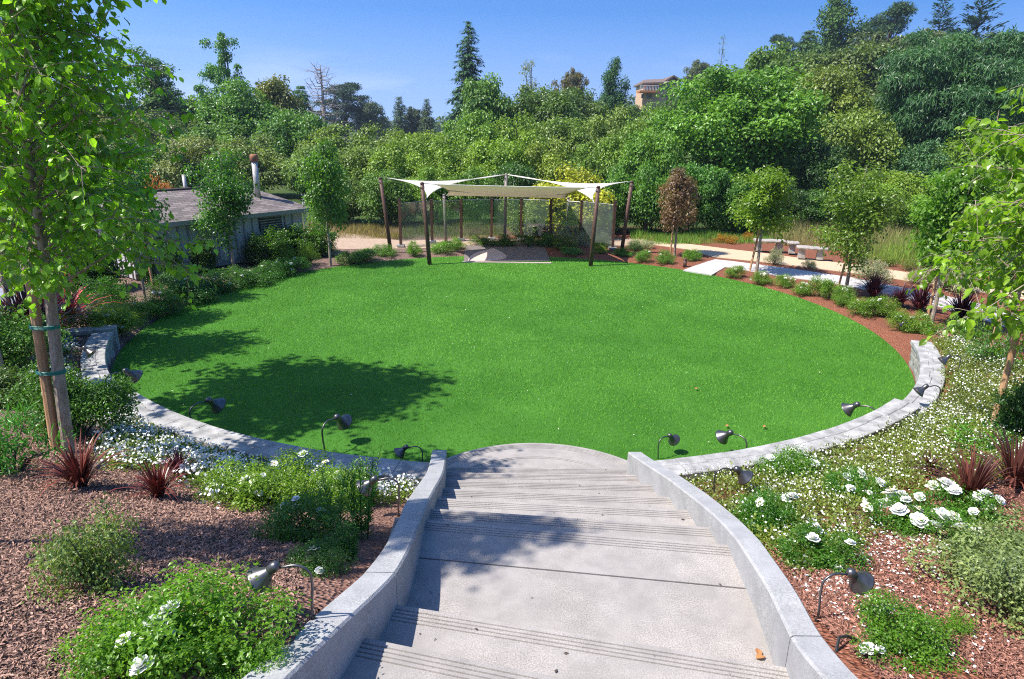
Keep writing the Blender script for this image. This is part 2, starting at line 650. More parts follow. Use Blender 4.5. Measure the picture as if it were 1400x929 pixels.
def reg(name, crown, trunk, r, h):
    # true size of the crown as grown
    co = np.empty(len(crown.vertices) * 3, np.float32)
    crown.vertices.foreach_get('co', co)
    co = co.reshape(-1, 3)
    h = float(np.percentile(co[:, 2], 99.7))
    r = float(np.percentile(np.hypot(co[:, 0], co[:, 1]), 95))
    KIND[name] = (crown, trunk, r, h)


# ---- library of background trees (natural size)
def lib_round(name, r, h, seed, nc=90, nper=95, L=0.24, z0=0.9, rc=0.75, amp=0.3, t='rh', mat_='leaf', flat=0.75, droop=0.3, trunk_r=0.16, pw=2.4):
    C = env_points(nc, r * 0.85, (h - z0) * 0.92, z0, seed, pw, amp)
    C[:, 2] = np.maximum(C[:, 2], 0.35)
    lb = LB()
    clumps(lb, C, rc * (0.65 + 0.7 * rng.random(len(C))), nper, L, t, flat, droop)
    mb = MB()
    mb.tube([(0, 0, -0.3), (0.05, 0, z0), (0, 0.1, h * 0.55), (0.1, 0, h * 0.85)], [trunk_r * 1.3, trunk_r, trunk_r * 0.6, trunk_r * 0.15], 7)
    limbs(mb, (0, 0, z0 * 0.5), C[rng.choice(len(C), min(16, len(C)), False)], trunk_r * 0.45, 0.02)
    reg(name, lb.mesh(name, M[mat_]), mb.mesh('trunk_' + name, M['darkbark']), r, h)


def lib_tiers(name, r, h, tiers, nc, nper, L, rc, t='rh', flat=.6, droop=.4, mat_='leaf'):
    """crown made of several overlapping leafy masses up the stem: (x, height, half width, half height)"""
    C = []
    tot = sum(q[2] ** 2 * q[3] for q in tiers)
    for x, z, a, b in tiers:
        n = max(5, int(nc * a * a * b / tot))
        d = rdir(n)
        k = rng.random((n, 1)) ** .45 * np.clip(lumpy(d, 2.5, .3, n), .6, 1.1)[:, None]
        an = rng.random() * 6.28
        C.append(np.array([x * r * math.cos(an), x * r * math.sin(an), z * h]) + d * k * np.array([a * r, a * r, b * h]))
    C = np.concatenate(C)
    lb = LB()
    clumps(lb, C, rc * (.6 + .7 * rng.random(len(C))), nper, L, t, flat, droop)
    mb = MB()
    mb.tube([(0, 0, -.3), (.1, 0, h * .3), (-.05, .1, h * .6), (0, 0, h * .92)], [.22, .17, .1, .02], 7)
    limbs(mb, (0, 0, h * .15), C[rng.choice(len(C), 22, False)], .07, .02)
    reg(name, lb.mesh(name, M[mat_]), mb.mesh('trunk_' + name, M['darkbark']), r, h)


for i in range(3):
    lib_round('broad%d' % i, 2.6, 5.0, 30 + i, 120, 190, 0.165, 0.5, 0.66, 0.34)
for i in range(3):
    lib_round('bush%d' % i, 2.2, 3.0, 40 + i, 95, 200, 0.14, 0.1, 0.56, 0.38)
lib_round('big', 4.6, 7.2, 51, 260, 230, 0.185, 0.4, 0.85, 0.34, trunk_r=0.25)
lib_round('feather', 4.4, 7.0, 53, 230, 260, 0.25, 0.6, 0.9, 0.35, 'narrow', flat=0.45, droop=0.5, trunk_r=0.25)
lib_tiers('airy', 2.4, 6.0, [(0, .35, .9, .3), (.2, .62, .7, .22), (.1, .82, .4, .16)], 75, 70, .20, .5, 'narrow', .9, .2)
lib_tiers('ragged', 2.6, 8.0, [(0, .28, .95, .26), (.15, .5, .85, .2), (.3, .68, .62, .16), (.1, .84, .46, .13)], 130, 170, .18, .62)
lib_tiers('tiered', 2.6, 9.0, [(.1, .22, 1.0, .2), (.1, .42, .85, .16), (.35, .56, .75, .12), (.25, .74, .78, .12), (.3, .89, .55, .09)], 150, 170, .18, .55)
lib_tiers('oak', 3.0, 5.0, [(0, .35, .85, .3), (.3, .6, .85, .26), (.3, .78, .6, .2)], 110, 150, .18, .6, 'rh', .5)
lib_tiers('lobed', 3.0, 6.5, [(0, .3, 1.0, .3), (.2, .58, .72, .24), (.35, .72, .4, .2), (.1, .86, .42, .14)], 90, 260, .18, .75, 'rh', .95, .3, 'needle')


def lib_conifer(name, r, h, seed, levels=30, per=8, dens=15, L=0.6, base=0.05, droop=0.35, pw=0.8, up=False, gap=0.0, W=0.7):
    rr = np.random.default_rng(seed)
    lb = LB()
    mb = MB()
    mb.tube([(0, 0, -0.5), (0, 0, h * 0.5), (0, 0, h * 0.985)], [h * 0.016, h * 0.010, 0.02], 7)
    P, A, N, Ls = [], [], [], []
    for i in range(levels):
        z = h * (base + (1 - base) * (i + rr.random() * 0.7) / levels)
        f = 1 - z / h
        for k in range(per):
            if rr.random() < gap:
                continue
            ln = r * (f ** pw) * (0.6 + 0.55 * rr.random()) + 0.15
            a = rr.random() * 2 * PI
            dirv = np.array([math.cos(a), math.sin(a), 0])
            sl = (0.55 if up else -droop) * (0.6 + 0.6 * rr.random())
            tip = np.array([0, 0, z]) + dirv * ln + np.array([0, 0, sl * ln])
            if ln > 0.6 and rr.random() < 0.7:
                mb.tube([(0, 0, z), tip * 0.9 + np.array([0, 0, z]) * 0.1], [0.012 * h * f + 0.01, 0.008], 4)
            m = max(4, int(dens * ln / r) + 3)
            tt = rr.random(m) ** 0.7
            q = np.array([0, 0, z]) + (tip - np.array([0, 0, z])) * tt[:, None]
            q = q + rr.normal(size=(m, 3)) * np.array([0.13, 0.13, 0.10]) * (0.5 + ln * 0.3)
            P.append(q)
            side = np.cross(dirv, [0, 0, 1])
            A.append(dirv * 0.8 + side * rr.normal(size=(m, 1)) * 0.7 + np.array([0, 0, 0.5 if up else -0.45]) + rr.normal(size=(m, 3)) * 0.25)
            N.append(np.array([0, 0, 1]) + dirv * 0.25 + rr.normal(size=(m, 3)) * 0.35)
            Ls.append(L * (0.55 + 0.7 * rr.random(m)) * (0.5 + 0.6 * f))
    lb.add(np.concatenate(P), np.concatenate(A), np.concatenate(N), np.concatenate(Ls), 'spray', W=W)
    reg(name, lb.mesh(name, M['needle']), mb.mesh('trunk_' + name, M['darkbark']), r, h)


lib_conifer('redwood', 2.6, 17, 3, 54, 9, 40, 0.7, 0.05, 0.3, 0.62, gap=0.12)
lib_conifer('cypress', 1.2, 7, 4, 34, 10, 14, 0.45, 0.03, -0.6, 0.6)
lib_conifer('fir', 4.2, 14, 5, 38, 12, 60, 0.85, 0.02, 0.12, 0.45, gap=0.08)
lib_conifer('pine', 3.2, 11, 6, 20, 8, 30, 0.85, 0.12, 0.0, 0.6, up=True, gap=0.2)
lib_conifer('sapling', 1.3, 6, 7, 18, 5, 9, 0.4, 0.1, -0.35, 0.8, gap=0.2, W=0.5)


def lib_flat(name, r, h, seed, nl=7):
    """flat layered crown of a windswept cypress"""
    lb = LB()
    mb = MB()
    mb.tube([(0, 0, -0.5), (0.2, 0, h * 0.4), (0.1, 0.1, h * 0.8)], [0.3, 0.22, 0.1], 7)
    C = []
    for i in range(nl):
        z = h * (0.42 + 0.56 * i / (nl - 1))
        lr = r * (1.0 - 0.55 * (i / (nl - 1)) ** 1.6) * (0.75 + 0.3 * random.random())
        off = np.array([random.uniform(-.25, .25) * r, random.uniform(-.25, .25) * r, 0])
        for k in range(13):
            a = random.random() * 6.28
            q = lr * math.sqrt(random.random())
            C.append(off + [math.cos(a) * q, math.sin(a) * q, z + random.uniform(-.25, .25)])
    C = np.array(C)
    clumps(lb, C, 0.75, 120, 0.36, 'narrow', 0.35, 0.0)
    limbs(mb, (0.1, 0, h * 0.25), C[::5], 0.09, 0.03)
    reg(name, lb.mesh(name, M['needle']), mb.mesh('trunk_' + name, M['darkbark']), r, h)


lib_flat('flat', 3.6, 8, 9)


def lib_dead(name, r, h):
    mb = MB()
    mb.tube([(0, 0, -.3), (.05, 0, h * .5), (0, .05, h)], [0.17, 0.11, 0.015], 7)
    tw = MB()
    for i in range(64):
        z = h * (0.22 + 0.76 * (i / 64))
        a = random.random() * 6.28
        ln = r * (1 - z / h) ** 0.6 * random.uniform(0.5, 1.1) + 0.2
        d = np.array([math.cos(a), math.sin(a), 0])
        p0 = np.array([0, 0, z])
        p2 = p0 + d * ln + np.array([0, 0, ln * random.uniform(0.2, 0.8)])
        p1 = p0 + d * ln * 0.6 + np.array([0, 0, -0.02])
        tw.tube([p0, p1, p2], [0.035, 0.022, 0.006], 4)
        for j in range(6):
            s = p1 + (p2 - p1) * random.random()
            tw.tube([s, s + np.array([random.gauss(0, .35), random.gauss(0, .35), random.uniform(-.1, .4)])], [0.011, 0.004], 3)
    reg(name, tw.mesh('branches', M['deadwood']), mb.mesh('trunk_dead', M['deadwood']), r, h)


lib_dead('dead', 1.6, 6.5)


# ---- staked young trees
def lib_young(name, r, h, seed, stem, n=26, per=130, L=0.085, t='mid', mat_='gloss', amp=0.3):
    n, per = int(n * 1.3), int(per * 1.35)
    C = env_points(n, r * 0.82, (h - stem) * 0.95, stem, seed, 2.4, amp)
    lb = LB()
    clumps(lb, C, r * 0.42, per, L, t, 0.9, 0.45, up=0.35)
    mb = MB()
    mb.tube([(0, 0, -.1), (.01, 0, stem * .6), (-.01, .01, stem + .2), (0, 0, h * .92)], [.045, .036, .03, .006], 8)
    limbs(mb, (0, 0, stem * 0.9), C[:16], 0.014, 0.004, split=0.6)
    reg(name, lb.mesh(name, M[mat_]), mb.mesh('trunk_' + name, M['palebark']), r, h)


lib_young('pear0', 0.72, 2.9, 71, 0.95, 30, 130, 0.085)
lib_young('pear1', 0.80, 3.1, 72, 0.9, 34, 120, 0.09)
lib_young('pear2', 0.85, 3.3, 73, 0.8, 36, 120, 0.08, amp=0.4)


def lib_fore(name, r, h, stem, seed, nl=80, L=0.08, tw=19, k=1.0):
    """near tree: every branch, twig and leaf modelled"""
    rr = np.random.default_rng(seed)
    lb = LB()
    mb = MB()
    mb.tube([(0, 0, -.15), (.0, 0, stem * .5), (.02, 0, stem), (-.03, .03, h * .55), (.02, 0, h * .8), (0, 0, h)], [.056 * k, .050 * k, .044 * k, .028 * k, .016 * k, .005], 12)
    P, A, N, Ls = [], [], [], []
    for i in range(nl):
        f = (i + rr.random()) / nl
        z = stem * 0.93 + (h - stem) * 0.93 * f
        a = i * 2.4 + rr.random() * 0.9
        ln = r * (0.65 + 0.5 * rr.random()) * (1.0 - 0.55 * f ** 1.8)
        d = np.array([math.cos(a), math.sin(a), 0])
        p0 = np.array([0, 0, z])
        p1 = p0 + d * ln * .5 + np.array([0, 0, ln * .38])
        p2 = p0 + d * ln + np.array([0, 0, ln * (.45 - .35 * rr.random())])
        mb.tube([p0, p1, p2], [.013 * (1 - .5 * f) + .002, .007, .002], 6)
        for j in range(tw):
            t = 0.12 + 0.88 * (j + rr.random()) / tw
            q = p0 * (1 - t) ** 2 + 2 * p1 * t * (1 - t) + p2 * t * t if t < 1 else p2
            td = nrm(rr.normal(size=3) * 0.8 + d * 0.8 + np.array([0, 0, .1]))
            tl = 0.16 + 0.28 * rr.random()
            e = q + td * tl + np.array([0, 0, -.05])
            mb.tube([q, (q + e) / 2 + np.array([0, 0, .02]), e], [.0035, .0028, .0015], 4, cap=False)
            m = rr.integers(5, 9)
            for u in np.linspace(0.2, 1.0, m):
                s = q + (e - q) * u
                pd = nrm(rr.normal(size=3) * np.array([1, 1, .4]) + td * .5)
                P.append(s + pd * 0.03)
                A.append(pd * 0.7 + np.array([0, 0, -.65]) + rr.normal(size=3) * .25)
                N.append(np.array([0, 0, .8]) + pd * .5 + rr.normal(size=3) * .4)
                Ls.append(L * (.6 + .6 * rr.random()))
    lb.add(np.array(P), np.array(A), np.array(N), np.array(Ls), 'big')
    reg(name, lb.mesh(name, M['gloss']), mb.mesh('trunk_' + name, M['palebark']), r, h)


lib_fore('fore', 1.05, 5.3, 1.75, 81, 84)
lib_fore('tall', 0.9, 6.2, 2.9, 85, 80, .09, 14)
lib_fore('fore2', 1.25, 3.7, 1.15, 83, 66, 0.095, 15, .85)


def tree(kind, loc, name, label, cat, color, sxy=1.0, sz=1.0, rz=None, group=None, crown='crown'):
    cm, tm, r, h = KIND[kind]
    t = thing(name, label, cat, loc, random.random() * 6.28 if rz is None else rz, group, (sxy, sxy, sz))
    link(crown, cm, t, color)
    link('trunk', tm, t)
    return t


def bg(kind, px, Y, ptop, hw, color, label, name='tree', cat='tree', base=None, crown='crown', rz=None, group=None):
    """tree at distance Y whose crown spans hw pixels each side of px and reaches ptop"""
    cm, tm, r, h = KIND[kind]
    top = aty(px, ptop, Y)
    zb = float(hgt(top[0], Y)) if base is None else base
    s = hw * Y / 870.0 / r
    return tree(kind, (top[0], Y, zb - 0.1), name, label, cat, color, s, max(0.2, (top[2] - zb) / h), rz, group, crown)


# ================================================================== SETTING
def axis(segs):
    out = []
    for a, b, s in segs:
        out += list(np.arange(a, b, s))
    out.append(segs[-1][1])
    return np.array(out)


xs = axis([(-900, -200, 100), (-200, -60, 12), (-60, -20, 3), (-20, -10, .6), (-10, -1.3, .14), (-1.3, 2.1, .07), (2.1, 10, .14), (10, 20, .6), (20, 60, 3),
           (60, 200, 12), (200, 900, 100)])
ys = axis([(-60, -4, 8), (-4, 1, .5), (1, 8, .1), (8, 15, .16), (15, 30, .4), (30, 80, 3), (80, 200, 10), (200, 1200, 100)])
X, Y = np.meshgrid(xs, ys)
Z = hgt(X, Y)
nx, ny = len(xs), len(ys)
idx = np.arange(nx * ny).reshape(ny, nx)
q = np.stack([idx[:-1, :-1], idx[:-1, 1:], idx[1:, 1:], idx[1:, :-1]], -1).reshape(-1, 4)
tag(link('ground', npmesh('ground', np.stack([X, Y, Z], -1).reshape(-1, 3), q.ravel(), np.full(len(q), 4), [M['ground']], smooth=True)), kind='structure')

# lawn disc and its turf
mb = MB()
ring = [(LX + LR * math.cos(a), LY + LR * math.sin(a), 0.0) for a in np.linspace(0, 2 * PI, 180, endpoint=False)]
mb.add(ring + [(p[0], p[1], -.05) for p in ring], [tuple(range(180))] + [(i, (i + 180), (i + 1) % 180 + 180, (i + 1) % 180) for i in range(180)])
tag(mb.build('lawn', M['turfbase']), kind='structure')
PADC, PADR = (0.31, 5.74), 1.52


def turf():
    n = 460000
    r = LR * np.sqrt(rng.random(n)) * 0.997
    a = rng.random(n) * 2 * PI
    x, y = LX + r * np.cos(a), LY + r * np.sin(a)
    keep = (rng.random(n) < np.clip((9.5 / np.clip(y, 5, None)) ** 1.2, 0.12, 1)) & (np.hypot(x - PADC[0], y - PADC[1]) > PADR + 0.02)
    x, y = x[keep], y[keep]
    m = len(x)
    P = np.stack([x, y, np.zeros(m)], 1)
    lean = np.array([0.35, 0.25, 0]) * np.sign(np.sin((x * 0.55 + y * 0.83) * 0.9))[:, None] * 0.5
    A = np.stack([rng.normal(size=m) * .45, rng.normal(size=m) * .45, np.ones(m)], 1) + lean
    N = np.stack([rng.normal(size=m), rng.normal(size=m), np.zeros(m)], 1)
    far = np.clip(y / 9.0, 0.8, 2.0)
    lb = LB()
    v = np.clip(0.46 + 0.17 * rng.normal(size=m) + 0.07 * np.sin(x * 1.3 + np.sin(y)) * np.sin(y * 0.9) + .05 * np.sin(x * .5 - y * .35 + 1) + .08 * (rng.random(m) < .06), 0, 1)
    lb.add(P, A, N, 0.032 * (0.55 + 0.65 * rng.random(m)), 'blade', v, W=0.19 * far)
    o = link('grass', lb.mesh('grass', M['blade']), None, (0.135, 0.365, 0.036))
    tag(o, 'short bright green turf covering the round lawn', 'grass', None, 'stuff')


turf()


# ---- paths (sheets on the ground)
def strip(name, lo, hi, m, z=0.075, kind='structure', thick=0.05):
    A = [at(px, py, z) for px, py in lo]
    B = [at(px, py, z) for px, py in hi]
    mb = MB()
    mb.sheet(A, B)
    mb.sheet(A, [(p[0], p[1], p[2] - thick) for p in A])
    mb.sheet(B, [(p[0], p[1], p[2] - thick) for p in B])
    return tag(mb.build(name, m), kind=kind)


strip('path', [(934, 369.5), (973, 376), (992, 365), (1000, 366), (1057, 376), (1143, 388), (1223, 404), (1286, 420), (1343, 437), (1420, 462), (1500, 490), (1700, 565)],
      [(950, 363.5), (965, 358.5), (978, 354.6), (1000, 357), (1086, 368), (1171, 380.5), (1237, 394), (1286, 403), (1334, 414), (1420, 438), (1500, 462), (1700, 525)], M['path'], 0.034)
strip('gravel_path', [(880, 333), (940, 341), (975, 351.5), (1040, 358), (1103, 365.5), (1171, 374), (1271, 388), (1420, 412), (1600, 450)],
      [(880, 329), (940, 333.5), (1000, 341), (1040, 345.5), (1094, 353), (1171, 362), (1271, 377), (1420, 400), (1600, 430)], M['granite'], 0.03)
strip('gravel_path', [(380, 335), (470, 341), (545, 340), (690, 338), (830, 337), (885, 335)],
      [(380, 318), (455, 316), (545, 329), (690, 327), (830, 326), (885, 327)], M['soilpath'], 0.026)
# driveway beyond the left bed
strip('driveway', [(-330, 500), (-60, 478), (0, 468), (62, 456), (98, 444)], [(-330, 400), (-60, 396), (0, 394), (62, 396), (98, 402)], M['drive'], 0.06)

# ================================================================== STAIRS
stair = thing('staircase', 'wide washed concrete steps running down between two low walls to the lawn', 'stairs', (0.4, 6.0, 0.0))
nos = [((611, 638), (855, 640.7), .30), ((610, 645.5), (872, 649.4), .45), ((609, 656), (890, 662.5), .60), ((608, 668), (910.6, 679.2), .75),
       ((606.6, 681), (933.6, 697), .90), ((599.5, 695.6), (960.2, 720.1), 1.05), ((590, 711), (987.3, 744), 1.20), ((536, 825), (1079, 912), 1.35),
       ((495, 870), (1092, 992), 1.50)]
XL, XR = -0.80, 1.62
lines = []
for a, b, z in nos:
    pa, pb = at(*a, z), at(*b, z)
    sl = (pb[1] - pa[1]) / (pb[0] - pa[0])
    lines.append((pa[1] + sl * (XL - pa[0]), pa[1] + sl * (XR - pa[0]), z))
pa, pb = at(577.6, 763, 1.2), at(1013, 804, 1.2)
sl = (pb[1] - pa[1]) / (pb[0] - pa[0])
joint = (pa[1] + sl * (XL - pa[0]), pa[1] + sl * (XR - pa[0]))


def step(yl, yr, bl, br, z, groove=True, name='step'):
    pr = [(0.0, -.16), (0.0, -.006), (0.006, 0)]
    if groove:
        for g in (.035, .062, .089, .116):
            pr += [(g, 0), (g + .002, -.007), (g + .009, -.007), (g + .011, 0)]
    secs = []
    for x, y, b in ((XL, yl, bl), (XR, yr, br)):
        s = [(x, y - d, z + dz) for d, dz in pr]
        s += [(x, b, z), (x, b, z - .16)]
        secs.append(s)
    mb = MB().sweep(secs)
    o = mb.build(name, M['paving'], stair)
    o.location = (-.4, -6.0, 0)
    return o


for i, (yl, yr, z) in enumerate(lines):
    if i + 1 < len(lines):
        bl, br = lines[i + 1][0] - .06, lines[i + 1][1] - .06
    else:
        bl, br = 0.6, 0.6
    if i == 6:
        step(yl, yr, joint[0] + .004, joint[1] + .004, z)
        step(joint[0] - .004, joint[1] - .004, bl, br, z, False, 'landing')
    else:
        step(yl, yr, bl, br, z)
# rounded bottom step
mb = MB()
prof = [(PADR, -.02), (PADR, .142), (PADR - .008, .15)]
for g in (.05, .078, .106, .134, .36, .39):
    prof += [(PADR - g, .15), (PADR - g - .002, .142), (PADR - g - .010, .142), (PADR - g - .012, .15)]
prof += [(.02, .15)]
mb.lathe(prof, 96, (PADC[0], PADC[1], 0))
mb.build('rounded_step', M['paving'], stair).location = (-.4, -6.0, 0)


def zl(y):
    return np.interp(y, [1.2, 1.9, 2.54, 2.94, 3.55, 3.95, 4.42, 6.35], [2.12, 1.88, 1.68, 1.55, 1.42, 1.31, 1.13, .53])


def zr(y):
    return np.interp(y, [1.2, 1.5, 2.08, 2.54, 3.55, 4.42, 6.35], [2.0, 1.88, 1.67, 1.53, 1.36, 1.1, .53])


def fix(px, py, zf):
    z = 1.0
    for _ in range(80):
        z = .5 * z + .5 * float(zf(at(px, py, z)[1]))
    return at(px, py, z)


def smooth_curve(pts, y):
    pts = sorted([(p[1], p[0]) for p in pts])
    ky, kx = [p[0] for p in pts], [p[1] for p in pts]
    w = np.linspace(-.28, .28, 9)
    return np.mean([np.interp(y + d, ky, kx) for d in w], 0)


li = [(609.8, 615.5), (609, 637), (604, 653), (590.5, 673.6), (576, 712), (571, 724.6), (549, 774), (536.6, 791), (472.5, 850), (398.6, 919)]
lo = [(592.4, 615.5), (588, 637.5), (579.5, 651.7), (560, 676), (542, 717.6), (536.6, 732), (502, 779), (438, 833), (324.6, 929)]
ri = [(857, 618), (867, 624), (888, 639), (905, 648), (931, 668), (952, 684), (976, 703), (990, 717), (1013, 748), (1040, 786), (1062, 825), (1082, 876), (1104, 905), (1125, 929)]
ro = [(874, 618), (900, 633), (920, 644), (950, 663), (975, 680), (1000, 701), (1022, 718), (1050, 757), (1087, 815), (1118, 855), (1140, 885), (1168, 929)]


def cheek(inner, outer, zf, sgn, label, yj):
    I = [fix(*p, zf) for p in inner]
    O = [fix(*p, zf) for p in outer]
    # carry on behind the camera's view
    I.append(I[-1] + np.array([sgn * .12, -.9, 0]))
    O.append(O[-1] + np.array([sgn * .16, -.9, 0]))
    w = thing('concrete_wall', label, 'wall', (I[0][0], I[0][1], 0))
    w0 = np.array([I[0][0], I[0][1], 0])

    def sec(y):
        xi, xo = float(smooth_curve(I, y)), float(smooth_curve(O, y))
        if abs(xo - xi) < .15:
            xo = xi + sgn * .15
        z = float(zf(y))
        b = z - .75
        c = .012 * sgn
        return [np.array(p) - w0 for p in ((xi, y, b), (xi, y, z - .012), (xi + c, y, z), (xo - c, y, z), (xo, y, z - .012), (xo, y, b))]

    y0, y1 = I[0][1], 1.0
    for a, b in ((y0, yj + .004), (yj - .004, y1)):
        s = [sec(y) for y in np.linspace(a, b, max(3, int(abs(a - b) / .09)))]
        MB().sweep(s).build('wall_section', M['conc'], w)
    return w


cheek(li, lo, zl, -1, 'curved pale concrete wall along the left side of the steps', 2.94)
cheek(ri, ro, zr, 1, 'pale concrete wall with a bend along the right side of the steps', 2.54)


# ---- curved stone seat walls round the lawn
def seat_wall(a0, a1, top, label, flare=0):
    c0 = pol = lambda r, a, z: (LX + r * math.sin(rad(a)), LY - r * math.cos(rad(a)), z)
    base = pol(7.37, (a0 + a1) / 2, 0)
    w = thing('seat_wall', label, 'wall', (base[0], base[1], 0))
    B = np.array([base[0], base[1], 0])
    sg = 1 if a1 > a0 else -1
    body, cap = MB(), MB()
    # rough stone face in courses
    hh = (top - .075) / 3
    for k in range(3):
        a = a0
        while (a1 - a) * sg > .2:
            st = random.uniform(1.6, 3.4)
            e = a + sg * min(st, abs(a1 - a))
            j = random.uniform(-.006, .012)
            secs = []
            for t in (a + sg * .05, (a + e) / 2, e - sg * .05):
                z0, z1 = -.05 + 0 if k == 0 else hh * k + .004, hh * (k + 1) - .004
                secs.append([np.array(pol(r, t, z)) - B for r, z in ((7.265 - j, z0), (7.262 - j, (z0 + z1) / 2), (7.27 - j, z1), (7.47, z1), (7.47, z0))])
            body.sweep(secs)
            a = e
    a = a0
    while (a1 - a) * sg > .3:
        st = random.uniform(1.9, 3.0)
        e = a + sg * min(st, abs(a1 - a))
        if abs(a1 - e) < .8:
            e = a1
        mid = random.uniform(7.33, 7.42)
        dz = random.uniform(-.003, .003)
        for r0, r1 in ((7.225, mid - .0015), (mid + .0015, 7.545)):
            secs = []
            for t in (a + sg * .016, (a + e) / 2, e - sg * .016):
                c = .008
                secs.append([np.array(pol(r, t, z)) - B for r, z in ((r0, top - .07), (r0, top - c + dz), (r0 + c, top + dz), (r1 - c, top + dz), (r1, top - c + dz), (r1, top - .07))])
            cap.sweep(secs)
        a = e
    body.build('stone_face', M['stone'], w)
    cap.build('cap', M['cap'], w)
    return w


seat_wall(-6.3, -41, .57, 'taller block capped seat wall curving left from the steps', 1)
seat_wall(-41.4, -70, .42, 'lower block capped seat wall with rough stone face at the left edge of the lawn', 1)
seat_wall(11.5, 42.5, .57, 'taller block capped seat wall curving right from the steps behind white flowers', 1)
seat_wall(42.9, 71, .42, 'lower block capped seat wall at the right edge of the lawn', 1)
# return wall at the left far end
A0, A1 = at(98, 456, .40), at(152, 450, .42)
d = nrm(A0 - A1)
MBw = MB()
for k in range(5):
    c = A1 + d * (.16 + .31 * k) + np.array([0, .14, 0])
    MBw.box((c[0], c[1], .385), (.30, .26, .07), math.atan2(d[1], d[0]))
    MBw.box((c[0], c[1], .17), (.30, .20, .36), math.atan2(d[1], d[0]))
tag(MBw.build('return_wall', M['cap']), 'short white capped wall stub running left from the stone seat wall', 'wall')

# ================================================================== STAGE, POSTS, SAILS, GLASS
S = [at(634, 358.6, 0), at(752, 358, 0), at(744, 337, 0), at(636, 337, 0)]
MBs = MB()
MBs.add([(p[0], p[1], .028) for p in S] + [(p[0], p[1], -.1) for p in S], [(0, 1, 2, 3), (0, 4, 5, 1), (1, 5, 6, 2), (2, 6, 7, 3), (3, 7, 4, 0)])
stg = thing('stage_slab', 'flat grey paved platform, its colour darkened for sail shade, with a pale leaf shaped inlay at the far edge of the lawn', 'platform', (0, 0, 0))
MBs.build('slab', M['slab'], stg)
P0, P1 = at(640, 358, .033), at(675, 339.5, .033)
lf = []
for t in np.linspace(0, 1, 13):
    lf.append(P0 + (P1 - P0) * t + np.array([-.32, .12, 0]) * math.sin(PI * t) * .8)
for t in np.linspace(1, 0, 13)[1:-1]:
    lf.append(P0 + (P1 - P0) * t + np.array([.75, -.55, 0]) * math.sin(PI * t) * 1.0)
lf = [(p[0], max(p[1], S[0][1] + .03), .033) for p in lf]
MB().add(lf, [tuple(range(len(lf) - 1, -1, -1))]).build('leaf_inlay', M['slabpink'], stg)
edge = MB()
a, b = S[0], S[1]
edge.box(((a[0] + b[0]) / 2, a[1] - .045, .0), (abs(b[0] - a[0]) + .05, .08, .05))
edge.build('edging', M['slabpink'], stg)


def pole(b, t, label, z=0.0, r=.058, m='rust', cap=True, group='shade sail poles'):
    B = at(*b, z)
    T = aty(*t, B[1])
    p = thing('sail_pole', label, 'pole', (B[0], B[1], z), 0, group)
    v = T - B
    MB().tube([(0, 0, -.2), v * .5, v], [r * 1.08, r, r * .92], 14).build('shaft', M[m], p, True)
    MB().tube([v - .02 * nrm(v), v + .035 * nrm(v)], [r * 1.05, r * .7], 14).build('cap', M['rust' if m == 'rust' else m], p, True)
    e = v - nrm(v) * .1
    rg = MB()
    rg.tube([e + np.array([math.cos(w) * (r + .012), math.sin(w) * (r + .012), 0]) for w in np.linspace(0, 2 * PI, 13)], .008, 6)
    rg.build('collar', M['steel'], p)
    return T


T1 = pole((535, 345), (520, 244), 'outer left brown pole leaning away from the lawn in a mulch bed', .05)
T2 = pole((588, 362), (577, 251), 'brown leaning pole standing on the grass left of the stage')
T3 = pole((807, 364), (818, 256), 'brown leaning pole standing on the grass right of the stage')
T4 = pole((849, 346), (864, 249), 'outer right brown pole leaning away from the lawn in a mulch bed', .05)
T5 = pole((690, 330), (692, 239), 'tall upright grey brown pole behind the middle of the glass screen', .05, .05, 'greypost')
T6 = pole((610, 329), (607, 267), 'short grey pole behind the left part of the glass screen', .05, .05, 'greypost')
T7 = pole((776, 329), (777, 271), 'short grey pole behind the right part of the glass screen', .05, .05, 'greypost')


